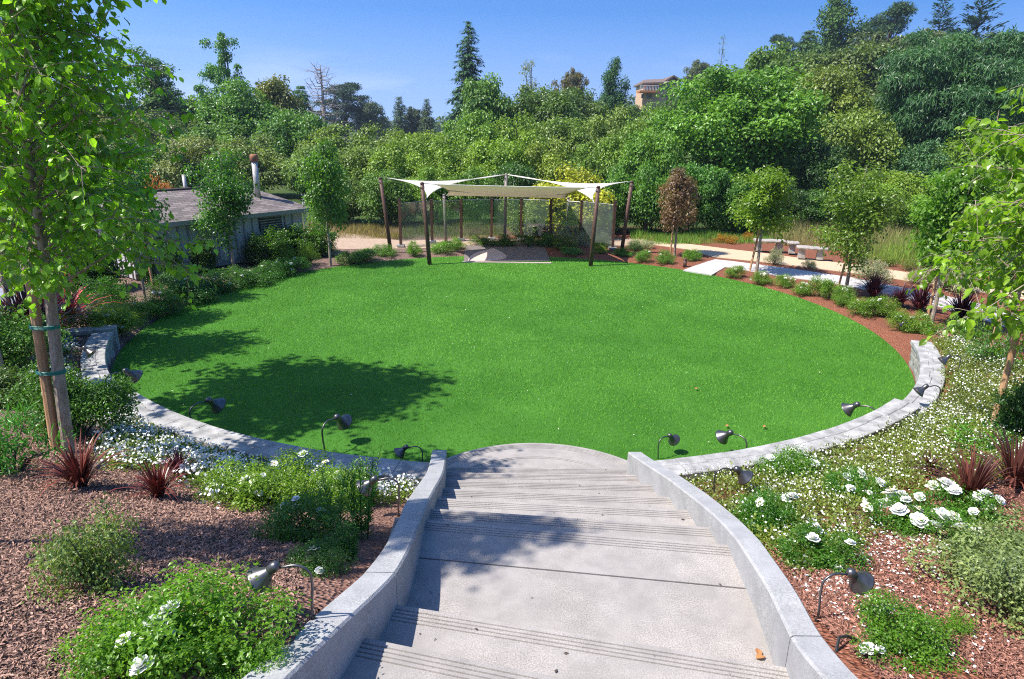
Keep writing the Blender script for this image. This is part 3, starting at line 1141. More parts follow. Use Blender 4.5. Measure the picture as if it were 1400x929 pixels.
def patch(corners, inw, label, name='shade_sail', seams=4, n=22):
    """cloth with concave edges between its corners (Coons patch)"""
    c = [np.array(p, float) for p in corners]
    ctr = sum(c) / len(c)
    if len(c) == 3:
        c = [c[0], c[1], c[2], c[2]]

    def edge(p, q, t, k):
        m = (p + q) / 2
        to = (ctr - m) * k * 4 * t * (1 - t)
        return p + (q - p) * t + to

    G = np.zeros((n + 1, n + 1, 3))
    for i in range(n + 1):
        for j in range(n + 1):
            u, v = i / n, j / n
            b0, b1 = edge(c[0], c[1], u, inw[0]), edge(c[3], c[2], u, inw[2])
            l0, l1 = edge(c[0], c[3], v, inw[3]), edge(c[1], c[2], v, inw[1])
            bil = (1 - u) * (1 - v) * c[0] + u * (1 - v) * c[1] + u * v * c[2] + (1 - u) * v * c[3]
            G[i, j] = (1 - v) * b0 + v * b1 + (1 - u) * l0 + u * l1 - bil
    t = thing(name, label, 'shade sail', tuple(ctr), 0)
    V = (G - ctr).reshape(-1, 3)
    ii = np.arange((n + 1) ** 2).reshape(n + 1, n + 1)
    q = np.stack([ii[:-1, :-1], ii[1:, :-1], ii[1:, 1:], ii[:-1, 1:]], -1).reshape(-1, 4)
    o = link('cloth', npmesh('cloth', V, q.ravel(), np.full(len(q), 4), [M['sail']], smooth=True), t)
    md = o.modifiers.new('thick', 'SOLIDIFY')
    md.thickness = .006
    hem = MB()
    rim = [G[i, 0] for i in range(n + 1)] + [G[n, j] for j in range(1, n + 1)] + [G[i, n] for i in range(n - 1, -1, -1)] + [G[0, j] for j in range(n - 1, -1, -1)]
    rr_ = [rim[0]]
    for p in rim[1:]:
        if np.linalg.norm(p - rr_[-1]) > .01:
            rr_.append(p)
    hem.tube([p - ctr for p in rr_], .012, 5)
    hem.build('hem', M['sail'], t)
    return t, ctr


def rope(t, ctr, p, q):
    MB().tube([np.array(p) - ctr, np.array(q) - ctr], .009, 5).build('cable', M['steel'], t)


low2, low3 = T2 + np.array([.12, .0, -.42]), T3 + np.array([-.1, .0, -.42])
c1 = T1 + (T5 - T1) * .05
s1, k1 = patch([c1, low2, T5 + np.array([-.05, 0, 0])], (.34, .66, 0, .72), 'white triangular shade sail stretched between the left poles and the tall back pole')
rope(s1, k1, c1, T1)
c4 = T4 + (T5 - T4) * .03
s2, k2 = patch([c4, low3, T5 + np.array([.05, 0, 0])], (.34, .66, 0, .72), 'white triangular shade sail stretched between the right poles and the tall back pole')
rope(s2, k2, c4, T4)
f2, f3 = T2 + np.array([.35, .1, -.03]), T3 + np.array([-.3, .1, -.03])
s3, k3 = patch([f2, f3, T7 + np.array([-.1, -.1, 0]), T6 + np.array([.1, -.1, 0])], (.07, .10, .05, .10), 'wide tan four cornered shade sail sloping back above the stage')
rope(s3, k3, f2, T2)
rope(s3, k3, f3, T3)

# glass wind screen
scr = thing('glass_screen', 'curved row of clear glass panels between brown posts behind the stage', 'screen', (0, 23.0, 0))
so = np.array([0, 23.0, 0])
pp = []
for px, ty in ((548, 273), (591, 274), (631, 273), (672, 272), (712, 272), (752, 273), (793, 275), (838, 276)):
    x = aty(px, 330, 22.8)[0]
    y = 23.3 - .13 * (x + .2) ** 2
    x = aty(px, 330, y)[0]
    zt = aty(px, ty, y)[2]
    pp.append((x, y, zt))
    mb = MB()
    mb.box((x, y - 23.0, zt / 2), (.085, .085, zt), 0)
    mb.box((x, y - 23.0, zt + .008), (.095, .095, .016), 0)
    mb.build('post', M['rust'], scr)
    MB().box((x, y - 23.0, .075), (.24, .24, .06)).build('footing', M['conc'], scr)
for (x0, y0, z0), (x1, y1, z1) in zip(pp[:-1], pp[1:]):
    d = nrm(np.array([x1 - x0, y1 - y0, 0]))
    a, b = np.array([x0, y0, 0]) + d * .07 - so, np.array([x1, y1, 0]) - d * .07 - so
    nn = np.array([-d[1], d[0], 0]) * .006
    zb, zt = .2, min(z0, z1) - .02
    vs = []
    for p in (a - nn, b - nn, b + nn, a + nn):
        vs.append((p[0], p[1], zb))
    for p in (a - nn, b - nn, b + nn, a + nn):
        vs.append((p[0], p[1], zt))
    MB().add(vs, [(0, 1, 5, 4), (1, 2, 6, 5), (2, 3, 7, 6), (3, 0, 4, 7), (4, 5, 6, 7), (3, 2, 1, 0)]).build('glass_panel', M['glass'], scr)
    MB().tube([a + np.array([0, 0, zt + .004]), b + np.array([0, 0, zt + .004])], .007, 4).build('top_edge', M['steel'], scr)

# ================================================================== HUT
cA = at(186, 381, .08)
cA[2] = 0.05
EZ = 1.34
eB = at(417, 345, .05)
dl = np.array([eB[0] - cA[0], eB[1] - cA[1], 0])
LEN = np.linalg.norm(dl)
ux = dl / LEN
uy = np.array([-ux[1], ux[0], 0])
WID = 3.2
hut = thing('garden_hut', 'grey board and batten hut with a brown shingled hip roof behind the left bed', 'hut', tuple(cA), math.atan2(ux[1], ux[0]))
W = MB()
W.box((LEN / 2, WID / 2, EZ / 2), (LEN, WID, EZ))
W.build('wall', M['siding'], hut)
bt = MB()
for k in range(int(LEN / .27)):
    bt.box((.12 + k * .27, -.016, EZ / 2 - .02), (.035, .03, EZ - .06))
for k in range(int(WID / .27)):
    bt.box((-.016, .12 + k * .27, EZ / 2 - .02), (.03, .035, EZ - .06))
    bt.box((LEN + .016, .12 + k * .27, EZ / 2 - .02), (.03, .035, EZ - .06))
bt.build('battens', M['batten'], hut)
MB().box((LEN / 2, -.03, .08), (LEN + .04, .04, .14)).build('base_board', M['trim'], hut)
OV = .22
RH = .62
hp = WID / 2 + OV
v0 = [(-OV, -OV), (LEN + OV, -OV), (LEN + OV, WID + OV), (-OV, WID + OV)]
rg = [(.9, WID / 2), (LEN + OV - 1.05, WID / 2)]
ez = EZ + .02
rv = [(x, y, ez) for x, y in v0] + [(x, y, ez + RH) for x, y in rg]
faces = [(0, 1, 5, 4), (1, 2, 5), (2, 3, 4, 5), (3, 0, 4)]
rm = MB()
rm.add(rv, faces)
rm.add([(x, y, ez - .03) for x, y in v0], [(3, 2, 1, 0)])
roof = rm.build('roof', M['shingle'], hut)
uvl = roof.data.uv_layers.new(name='UVMap')
for p in roof.data.polygons:
    n = p.normal
    e = Vector((1, 0, 0)) if abs(n.y) >= abs(n.x) else Vector((0, 1, 0))
    s_ = n.cross(e)
    for l_ in p.loop_indices:
        co = roof.data.vertices[roof.data.loops[l_].vertex_index].co
        uvl.data[l_].uv = (co.dot(e), co.dot(s_))
fb = MB()
fb.box((LEN / 2, -OV - .012, ez - .055), (LEN + 2 * OV, .025, .12))
fb.box((LEN / 2, WID + OV + .012, ez - .055), (LEN + 2 * OV, .025, .12))
fb.box((-OV - .012, WID / 2, ez - .055), (.025, WID + 2 * OV, .12))
fb.box((LEN + OV + .012, WID / 2, ez - .055), (.025, WID + 2 * OV, .12))
fb.build('fascia', M['trim'], hut)
rc = MB()
rc.tube([(rg[0][0], rg[0][1], ez + RH), (rg[1][0], rg[1][1], ez + RH)], .05, 6)
rc.build('ridge_cap', M['shingle'], roof)
vn = MB()
vx = LEN * .78
vn.box((vx, -.02, EZ - .32), (.75, .03, .46), mi=0)
for k in range(6):
    vn.box((vx, -.045, EZ - .52 + k * .075), (.72, .03, .03), mi=1)
vn.build('louvre_vent', [M['vent'], M['trim']], hut)
lt = MB()
for k in range(8):
    z = .35 + k * .16
    lt.tube([(LEN + .03, -.03, z), (LEN + .14, -.03, z + .3)], .012, 4)
    lt.tube([(LEN + .14, -.03, z), (LEN + .03, -.03, z + .3)], .012, 4)
lt.build('lattice', M['white'], hut)


def inhut(px, py, yy):
    p = aty(px, py, yy)
    d = p - cA
    return np.array([d.dot(ux), d.dot(uy), d[2]])


ymid = cA[1] + (ux * LEN * .7 + uy * WID * .5)[1]
pb_, pt_ = inhut(351, 254, ymid), inhut(347, 213, ymid)
fl = MB()
fl.tube([(pb_[0], pb_[1], ez + RH - .4), (pt_[0], pb_[1], pt_[2] - .15)], .085, 14)
flue = fl.build('stove_pipe', M['pipe'], hut, True)
MB().lathe([(0.0, -.17), (.095, -.17), (.12, -.15), (.12, 0), (.10, .03), (0, .04)], 14, (pt_[0], pb_[1], pt_[2])).build('rain_cap', M['rustcap'], flue, True)
pb_, pt_ = inhut(254, 256, ymid - .8), inhut(250, 239, ymid - .8)
MB().tube([(pb_[0], pb_[1], ez + RH - .4), (pt_[0], pb_[1], pt_[2])], [.05, .05], 10).build('vent_pipe', M['pipe'], hut, True)

# ================================================================== HILL HOUSE
HY = 118.0
hz = lambda py: aty(905, py, HY)[2]
hx = lambda px: aty(px, 115, HY)[0]
house = thing('hillside_house', 'tan two storey house with a long balcony high on the wooded hill', 'house', (hx(905), HY, hz(150)))
ho = np.array([hx(905), HY, hz(150)])


def hb(x0, x1, y0, y1, d0, d1, name, m, parent=house, mb=None, build=True):
    mb = mb or MB()
    a, b = hx(x0) - ho[0], hx(x1) - ho[0]
    z0, z1 = hz(y1) - ho[2], hz(y0) - ho[2]
    mb.box(((a + b) / 2, (d0 + d1) / 2, (z0 + z1) / 2), (b - a, d1 - d0, z1 - z0))
    return mb.build(name, M[m], parent) if build else mb


hb(880, 912, 113, 150, 0, 7, 'wall', 'stucco')
hb(911.9, 932, 108, 150, 1.2, 8, 'wall', 'stucco')
w = hb(894, 897, 115.5, 122, -.06, .1, 'window', 'glassdark')
hb(893.6, 897.4, 115, 115.6, -.1, .05, 'frame', 'white', w)
w = hb(898, 901, 115.5, 122, -.06, .1, 'window', 'glassdark')
hb(897.6, 901.4, 115, 115.6, -.1, .05, 'frame', 'white', w)
for x in (884, 888, 905):
    hb(x, x + 2.6, 116, 124, -.06, .1, 'window', 'glassdark')
for x in (878, 885, 889):
    hb(x, x + 2.6, 129, 135, -.06, .1, 'window', 'glassdark')
hb(914, 918, 114, 119, 1.1, 1.3, 'window', 'glassdark')
dk = hb(871, 896, 125.6, 128.2, -3.2, 0, 'balcony', 'orange')
rl = MB()
for x in range(871, 897, 2):
    hb(x, x + .35, 119.2, 125.6, -3.2, -3.1, '', 'white', mb=rl, build=False)
hb(871, 896, 118.9, 119.5, -3.22, -3.08, '', 'white', mb=rl, build=False)
rl.build('railing', M['white'], dk)


def roofp(x0, x1, y0, y1, d0, d1, slope_to):
    a, b = hx(x0) - ho[0], hx(x1) - ho[0]
    z0, z1 = hz(y0) - ho[2], hz(y1) - ho[2]
    dm = (d0 + d1) / 2
    zt = hz(slope_to) - ho[2]
    vs = [(a, d0, z0), (b, d0, z1), (b, d1, z1), (a, d1, z0), (a + 1, dm, zt + (z0 - z0)), (b, dm, zt + (z1 - z0))]
    mb = MB().add(vs + [(x, y, z - .25) for x, y, z in vs[:4]], [(0, 1, 5, 4), (2, 3, 4, 5), (3, 0, 4), (1, 2, 5), (0, 6, 7, 1), (1, 7, 8, 2), (2, 8, 9, 3), (3, 9, 6, 0)])
    mb.build('roof', M['houseroof'], house)


roofp(877, 914, 114.2, 112.6, -1, 8, 107.5)
gx0, gx1, gm = hx(908) - ho[0], hx(936) - ho[0], hx(921) - ho[0]
ze, zt = hz(111) - ho[2], hz(102.5) - ho[2]
g = MB()
g.add([(gx0, .2, ze), (gm, .2, zt), (gx1, .2, ze), (gx0, 9, ze), (gm, 9, zt), (gx1, 9, ze), (gx0, .2, ze - .3), (gm, .2, zt - .3), (gx1, .2, ze - .3)],
      [(0, 1, 4, 3), (1, 2, 5, 4), (0, 6, 7, 1), (1, 7, 8, 2)])
g.build('roof', M['houseroof'], house)
g2 = MB()
g2.add([(gx0 + .5, 1.19, ze - .3), (gm, 1.19, zt - .4), (gx1 - .5, 1.19, ze - .3)], [(0, 2, 1)])
g2.build('gable', M['stucco'], house)
roof2 = thing('distant_house', 'small white walled house half hidden among trees near the top right of the hill', 'house', (aty(1085, 98, 130)[0], 130, aty(1085, 103, 130)[2]))
MB().box((0, 2, .0), (5.0, 4, 4.0)).build('wall', M['white'], roof2)
MB().add([(-3, -.5, 2), (3, -.5, 2), (3, 4.5, 2), (-3, 4.5, 2), (-3, 2, 3.2), (3, 2, 3.2)], [(0, 1, 5, 4), (2, 3, 4, 5), (3, 0, 4), (1, 2, 5), (3, 2, 1, 0)]).build('roof', M['houseroof'], roof2)

# ================================================================== BENCHES
def bench(c, ln, rz, label, legs, name='stone_bench'):
    b = thing(name, label, 'bench', c, rz, 'stone benches')
    s = MB()
    n = 9
    secs = []
    for i in range(n):
        x = -ln / 2 + ln * i / (n - 1)
        bow = .05 * (1 - (2 * x / ln) ** 2)
        j = random.uniform(-.008, .008)
        secs.append([(x, -.18 - bow + j, .30), (x, -.19 - bow + j, .335), (x, -.17 - bow, .365), (x, .17 - bow, .365 + j), (x, .19 - bow, .335), (x, .18 - bow, .30)])
    s.sweep(secs)
    s.build('seat', M['bench'], b)
    for x in legs:
        l = MB()
        l.box((x, -.01, .155), (.20, .26, .31), random.uniform(-.1, .1), top=.8)
        l.build('leg', M['bench'], b)
    return b


B3 = at(1108, 353, .08)
bench((B3[0], B3[1], .07), .88, rad(-20), 'straight stone bench at the right end of the bench row', (-.27, .25))
B1 = at(1050, 342.5, .08)
bench((B1[0], B1[1], .07), .95, rad(-8), 'stone bench behind the young tree trunk and its stake, left in the row', (-.33, .33))
B2 = at(1082, 345.5, .08)
bench((B2[0], B2[1], .07), .34, rad(-14), 'short square stone seat between the two longer benches', (0,), 'stone_stool')

# ================================================================== PATH LIGHTS
def make_lamp():
    st = MB()
    pts = [(0, 0, -.1), (0, 0, .10), (-.014, 0, .22)]
    for w in np.linspace(180, 62, 9):
        pts.append((.085 + .10 * math.cos(rad(w)), 0, .31 + .085 * math.sin(rad(w))))
    pts.append((.20, 0, .372))
    st.tube(pts, .0085, 8)
    stem = st.mesh('stem', M['lamp'], True)
    ax = np.array([.72, 0, -.69])
    org = np.array([.205, 0, .385])
    sh = MB()
    sh.lathe([(.028, .035), (.034, .055), (.052, .085), (.086, .135), (.092, .142), (.086, .140), (.050, .090), (.0, .07)], 32, org, ax)
    shade = sh.mesh('lamp_shade', M['lamp'], True)
    kn = MB()
    kn.lathe([(0, -.034), (.018, -.031), (.030, -.018), (.034, .0), (.032, .035), (.028, .05)], 22, org, ax)
    knob = kn.mesh('socket', M['lamp'], True)
    sp = MB()
    sp.tube([(0, 0, -.1), (0, 0, .02)], [.012, .018], 8)
    spike = sp.mesh('ground_spike', M['black'])
    return stem, shade, knob, spike


LAMP = make_lamp()


def lamp(b, h, label, turn=0.0, smin=.85, smax=1.25):
    B = gnd(*b)
    Hd = aty(*h, B[1] + .06)
    sc_ = float(np.clip((Hd[2] - B[2]) / .385, smin, smax))
    rz = (0.0 if h[0] > b[0] else PI) + rad(turn)
    t = thing('path_light', label, 'path light', B, rz, 'gooseneck path lights', (sc_,) * 3)
    for n, me in zip(('stem', 'lamp_shade', 'socket', 'ground_spike'), LAMP):
        link(n, me, t)
    return t


lamp((428, 846), (372, 783), 'large near gooseneck path light facing left beside the lower left flower bush', 0, .7, .8)
lamp((545, 706), (510, 664), 'dark gooseneck path light facing left among tall green stems by the left wall')
lamp((577, 646), (546, 622), 'gooseneck path light at the lawn end of the left concrete wall')
lamp((445, 628), (454, 578), 'gooseneck path light behind the left seat wall, nearest to the steps', 62)
lamp((267, 604), (275, 546), 'gooseneck path light behind the middle of the left seat wall', 58)
lamp((153, 558), (163, 512), 'gooseneck path light where the left seat wall steps down', 50)
lamp((104, 507), (118, 474), 'gooseneck path light over the lower left seat wall beside the near tree trunk')
lamp((899, 634), (922, 604), 'gooseneck path light at the lawn end of the right concrete wall', 35)
lamp((1015, 642), (1004, 597), 'gooseneck path light behind the right seat wall, silhouetted on the grass', -50)
lamp((975, 686), (1010, 657), 'gooseneck path light facing right among roses beside the right wall')
lamp((1117, 850), (1172, 796), 'near gooseneck path light facing right on bare red mulch', 12, .7, .8)
lamp((1190, 601), (1181, 557), 'gooseneck path light where the right seat wall meets the flower carpet', -40)
lamp((1278, 562), (1265, 526), 'gooseneck path light leaning over the lower right seat wall')
lamp((1307, 516), (1295, 488), 'gooseneck path light in white flowers beyond the lower right seat wall')
lamp((1240, 456), (1236, 444), 'small dark path light almost hidden in the roses at the right lawn edge', 0, .55)
# bollard at the path mouth
bo = gnd(936, 365)
bl = thing('bollard', 'small red brown bollard where the concrete path meets the lawn', 'bollard', bo)
MB().tube([(0, 0, -.05), (0, 0, .2)], .055, 14).build('post', M['rust'], bl, True)
MB().lathe([(.0, .25), (.05, .245), (.062, .225), (.062, .2)], 14).build('cap', M['rust'], bl, True)
# irrigation hose
h0, h1 = gnd(1143, 893), gnd(1172, 880)
hs = MB()
hs.tube([h0 + [0, 0, -.02], h0 + [.03, .05, .04], (h0 + h1) / 2 + [0, .02, .05], h1 + [0, 0, .02], h1 + [.12, -.02, -.02]], .008, 6)
tag(hs.build('irrigation_hose', M['black']), 'short black irrigation tube looping out of mulch by the lower right wall', 'hose')

# ================================================================== STAKED TREES
def stake(base, top, label, r=.03, group='tree stakes'):
    o = thing('tree_stake', label, 'stake', base, 0, group)
    v = np.array(top) - np.array(base)
    MB().tube([(0, 0, -.2), v], [r, r * .95], 10).build('shaft', M['stake'], o)
    return o


def ties(p, q, zs, label, m='tie'):
    t = thing('tree_tie', label, 'tie', (p[0], p[1], zs[0]), 0, 'tree ties')
    for z in zs:
        mb = MB()
        c0, c1 = p, q(z)
        L_ = np.array([c1[0] - c0[0], c1[1] - c0[1]])
        mb.box((L_[0] / 2, L_[1] / 2, z - zs[0]), (np.hypot(*L_) + .17, .19, .035), math.atan2(L_[1], L_[0]))
        mb.build('strap', M[m], t)


LG = (0.15, 0.30, 0.034)
# near left tree
b1 = gnd(94, 618)
nt = tree('fore', b1 + [0, 0, 0], 'pear_tree', 'big leaved young tree at the left with its trunk strapped to a wooden stake', 'tree', LG, 1.0, .93, 0)
nt.rotation_euler = (0, rad(4.3), 0)
sb = gnd(83, 620)
sb = np.array([b1[0] - .112, b1[1] - .02, b1[2]])
stake(sb, (sb[0] + .10, sb[1] + .02, sb[2] + 1.62), 'stout round wooden stake against the near left trunk', .044)
tt = thing('tree_tie', 'pair of green straps binding the near left trunk to its stake', 'tie', (b1[0] - .06, b1[1], b1[2]), 0, 'tree ties')
for z in (.80, 1.22):
    mb = MB()
    ring = []
    for w in np.linspace(0, 2 * PI, 25):
        cx = math.cos(w)
        ring.append((cx * .112 + math.copysign(.010, cx) + .07 * z, math.sin(w) * .07, z))
    for dz in (-.012, .0, .012):
        mb.tube([(x, y, zz + dz) for x, y, zz in ring], .006, 5)
    mb.build('strap', M['tie'], tt)
# trees just outside the left edge, casting the dappled shade
tree('tall', (-3.95, 2.75, 1.45), 'pear_tree', 'leafy young tree outside the left edge, nearest the camera, shading the steps', 'tree', LG, .66, 1.12, 2.2)
tree('tall', (-6.7, 8.0, float(hgt(-6.7, 8.0))), 'pear_tree', 'leafy young tree at the left edge behind the near trunk, shading the lawn', 'tree', LG, 1.7, 1.22, 4.0)
b2 = gnd(23, 464)
tree('fore2', b2, 'pear_tree', 'young tree with a dark trunk in front of purple flax at far left', 'tree', (.085, .19, .02), 1.0, 1.25, 1.1)
s_ = gnd(43, 465)
stake(s_, s_ + [-.12, .05, 1.3], 'dark wooden stake in front of purple flax at far left')
b3 = gnd(98, 441)
tree('pear1', b3, 'pear_tree', 'slim young tree rising out of red flax at left', 'tree', (.075, .18, .02), 1.15, 1.2)
s_ = gnd(113, 443)
stake(s_, s_ + [-.1, .05, 1.25], 'sunlit orange stake beside the red flax')
b4 = gnd(199, 412)
tree('fore2', b4, 'pear_tree', 'young tree with spreading branches at the near corner of the hut', 'tree', (.085, .19, .02), .62, .88, .3)
s_ = gnd(213, 404)
stake(s_, s_ + [-.1, .05, 1.25], 'wooden stake at the near corner of the hut')


def young(kind, px, py, hw, ptop, label, color, pale=1.0):
    b = gnd(px, py)
    cm, tm, r, h = KIND[kind]
    top = aty(px, ptop, b[1])
    return b, tree(kind, b, 'pear_tree', label, 'tree', color, hw * b[1] / 870 / r, (top[2] - b[2]) / h)


young('pear2', 320, 373, 38, 206, 'dark leafy young tree in front of the hut wall', (.045, .13, .018))
young('pear0', 452, 363, 30, 194, 'pale barked young tree right of the hut beside the dark hedge', (.075, .165, .03))
b7, _t = young('pear0', 922, 350, 25, 231, 'young tree with withered brown leaves right of the sails', (.15, .10, .08))
s_ = gnd(916, 352)
stake(s_, s_ + [.02, .02, 1.0], 'thin stake beside the brown leaved tree')
b8, _t = young('pear1', 1034, 375, 35, 229, 'round headed young tree standing between path and lawn, left of the stone benches', (.11, .19, .02))
s_ = gnd(1024, 371)
stake(s_, s_ + [.18, .05, 1.32], 'leaning orange stake of the tree by the stone benches')
b9, _t = young('pear2', 1155, 403, 46, 224, 'wide young tree beside the concrete path, second from the benches', (.10, .17, .028))
s_ = gnd(1144, 397)
stake(s_, s_ + [.18, .05, 1.35], 'leaning brown stake left of the wide path side tree', .026)
tag(MB().box((b9[0] - .08, b9[1], b9[2] + 1.22), (.3, .035, .035), .1).build('tree_brace', M['black']), 'dark rubber brace between the wide path side tree and its stake', 'tie')
b10, _t = young('pear1', 1271, 452, 46, 222, 'young tree above dark purple grasses at the right lawn edge', (.085, .185, .025))
s_ = gnd(1266, 440)
stake(s_, s_ + [.08, .05, 1.35], 'brown stake tight against the tree above the purple grasses', .028)
b12 = gnd(1374, 482)
tree('fore2', b12, 'pear_tree', 'pale trunked young tree at the right edge in front of the path', 'tree', (.11, .22, .025), .72, .95, 2.0)
s_ = gnd(1352, 484)
stake(s_, s_ + [.07, .05, .95], 'short orange stake left of the pale trunk at the right edge')
b11 = gnd(1402, 606)
tree('fore2', b11, 'pear_tree', 'nearest tree at the right edge with large bright leaves', 'tree', (.14, .25, .025), .95, .95, 3.4)
s_ = gnd(1354, 594)
stake(s_, s_ + [.05, .05, 1.25], 'near orange stake standing in white flowers at the right edge', .032)

# ================================================================== SHRUBS AND BEDS
def lib_mound(name, r, h, nc, nper, L, t, mat_, seed, rc=.14, flat=.8, droop=.1):
    C = env_points(nc, r * .85, h * 1.5, -h * .55, seed, 2.6, .42, -.1)
    C[:, 2] = np.maximum(C[:, 2], .02)
    lb = LB()
    clumps(lb, C, rc, nper, L, t, flat, droop)
    mb = MB()
    for c in C[:12]:
        mb.tube([(0, 0, -.05), c * .5 + [0, 0, .02], c], [.012, .007, .003], 4, cap=False)
    KIND[name] = (lb.mesh(name, M[mat_]), mb.mesh('stems_' + name, M['darkbark']), r, h)


lib_mound('mound', .5, .5, 80, 170, .026, 'rh', 'leaf', 101)
lib_mound('rose0', .45, .38, 50, 125, .028, 'mid', 'gloss', 102, .13, .8, .2)
lib_mound('rose1', .5, .42, 56, 125, .029, 'mid', 'gloss', 103, .14, .8, .2)
lib_mound('hedge', .6, .9, 75, 110, .055, 'rh', 'gloss', 104, .2)
lib_mound('silver', .4, .35, 42, 70, .045, 'narrow', 'leaf', 105, .11, .9, -.3)
lib_mound('herb', .35, .28, 26, 50, .05, 'narrow', 'leaf', 106, .12, .9, -.2)
lib_mound('varieg', .5, .4, 60, 75, .03, 'mid', 'leaf', 107, .13, .8, .1)
lib_mound('yellow', 1.0, 1.5, 100, 130, .085, 'rh', 'leaf', 108, .3, .8, .4)


def bloom_mesh(old=False):
    TMPL['petal'] = (np.array([(0, 0, 0), (.3, .34, .02), (.75, .44, .06), (1, .16, .05), (1, -.16, .05), (.75, -.44, .06), (.3, -.34, .02), (.55, 0, -.05)]),
                     [(0, 7, 1), (1, 7, 2), (2, 7, 3), (3, 7, 4), (4, 7, 5), (5, 7, 6), (6, 7, 0)])
    lb = LB()
    for ring, (n, rr, up, s) in enumerate(((5, .006, -.1, .034), (5, .005, .25, .027)) if old else ((6, .006, .12, .036), (6, .005, .5, .032), (5, .004, 1.0, .026), (4, .003, 2.0, .019))):
        a = np.arange(n) * 2 * PI / n + ring * .6
        d = np.stack([np.cos(a), np.sin(a), np.zeros(n)], 1)
        lb.add(d * rr + [0, 0, .004 * ring], d + [0, 0, up], np.array([0, 0, 1.0]) - d * up, s * (.85 + .3 * rng.random(n)), 'petal', W=1.05)
    P = rdir(8) * .004 + [0, 0, .014]
    lb.add(P, rdir(8), rdir(8), .008, 'pent', mi=1)
    return lb.mesh('bloom', [M['oldpetal' if old else 'petal'], M['stamen']])


BLOOM = bloom_mesh()
BLOOM_OLD = bloom_mesh(True)


def shrub(kind, px, py, hwpx, hpx, color, label, name='shrub', cat='shrub', blooms=0, group=None, bs=1.0, foliage='foliage', z=None):
    """shrub whose base centre stands at the pixel; half width and height in pixels"""
    B = gnd(px, py)
    dist = np.linalg.norm(B - CAM)
    cm, tm, r, h = KIND[kind]
    s = hwpx * dist / 900 / r
    t = thing(name, label, cat, B, random.random() * 6.28, group, (s, s, max(hpx * dist / 900 / h, .3 * s)))
    link(foliage, cm, t, color)
    link('stems', tm, t)
    n = len(cm.vertices)
    for k in range(blooms):
        co = cm.vertices[random.randrange(n)].co
        best = max((cm.vertices[random.randrange(n)].co for _ in range(5)), key=lambda c: c.z + .25 * c.length)
        f = link('flower', BLOOM if random.random() < .72 else BLOOM_OLD, t)
        f.location = best * random.uniform(.9, 1.0)
        q = bs / s * random.uniform(.55, 1.15)
        f.scale = (q * s / t.scale[0], q * s / t.scale[0], q * s / t.scale[2])
        f.rotation_euler = (random.uniform(-.5, .5), random.uniform(-.5, .5), random.random() * 6)
    return t


def lib_flax(name, n, L, seed):
    rr = np.random.default_rng(seed)
    lb = LB()
    V, Lp, Cn, vv = [], [], [], []
    o = 0
    for i in range(n):
        a = rr.random() * 6.28
        lean = .15 + .75 * rr.random()
        d = np.array([math.cos(a), math.sin(a), 0])
        s = np.array([-d[1], d[0], 0])
        ln = L * (.6 + .5 * rr.random())
        w = .0075 * (.7 + .5 * rr.random())
        pts = []
        for k in range(6):
            t = k / 5
            p = d * (.02 + ln * lean * t ** 1.4) + np.array([0, 0, ln * (t * (1.1 - .35 * lean) - .55 * lean * t ** 3)])
            pts.append((p, w * (1 - t ** 2.5) + .001))
        for p, ww in pts:
            V += [p - s * ww, p + s * ww]
        for k in range(5):
            Lp += [o + 2 * k, o + 2 * k + 1, o + 2 * k + 3, o + 2 * k + 2]
            Cn.append(4)
        vv += [rr.random()] * 12
        o += 12
    KIND[name] = (npmesh(name, np.array(V), Lp, Cn, [M['strap']], v=vv), None, L * .75, L * .85)


lib_flax('flax', 120, .42, 5)
lib_flax('flax2', 170, .40, 6)


def flax(kind, px, py, hpx, color, label, name='flax_plant', cat='flax'):
    B = gnd(px, py)
    dist = np.linalg.norm(B - CAM)
    cm, _, r, h = KIND[kind]
    s = hpx * dist / 900 / h
    o = link(name, cm, None, color)
    o.location = B
    o.scale = (s, s, s)
    o.rotation_euler = (0, 0, random.random() * 6.28)
    tag(o, label, cat, 'flax and purple grass tufts')
    return o


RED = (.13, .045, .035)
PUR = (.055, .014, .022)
flax('flax', 112, 668, 62, RED, 'red strap leaved flax tuft on mulch below the near left trunk')
flax('flax', 218, 682, 50, (.13, .035, .03), 'dark red flax tuft on mulch, nearer of two beside the white flowers')
flax('flax', 246, 655, 38, (.13, .03, .035), 'small dark red flax tuft half inside the left white flowers')
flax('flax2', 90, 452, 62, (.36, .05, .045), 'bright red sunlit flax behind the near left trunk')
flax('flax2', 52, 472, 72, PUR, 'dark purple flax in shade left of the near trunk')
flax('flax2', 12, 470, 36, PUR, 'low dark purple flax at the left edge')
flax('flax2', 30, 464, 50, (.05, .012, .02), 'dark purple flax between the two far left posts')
flax('flax', 1322, 690, 62, (.10, .04, .03), 'brown red flax tuft right of the white roses')
flax('flax', 1384, 668, 66, (.11, .045, .035), 'tall brown red flax tuft at the right edge')
flax('flax', 1268, 652, 30, (.10, .045, .035), 'small brownish flax tuft in the right flower carpet')
flax('flax2', 1193, 407, 30, PUR, 'dark purple grass tuft left of a pair beside the concrete path')
flax('flax2', 1228, 420, 26, PUR, 'dark purple grass tuft in the middle of three beside the path')
flax('flax2', 1256, 425, 34, PUR, 'dark purple grass tuft against the trunk at the right lawn edge')
flax('flax2', 1312, 440, 36, (.04, .012, .018), 'dark purple grass tuft in tree shade beside the path')

DG_ = (.035, .105, .018)
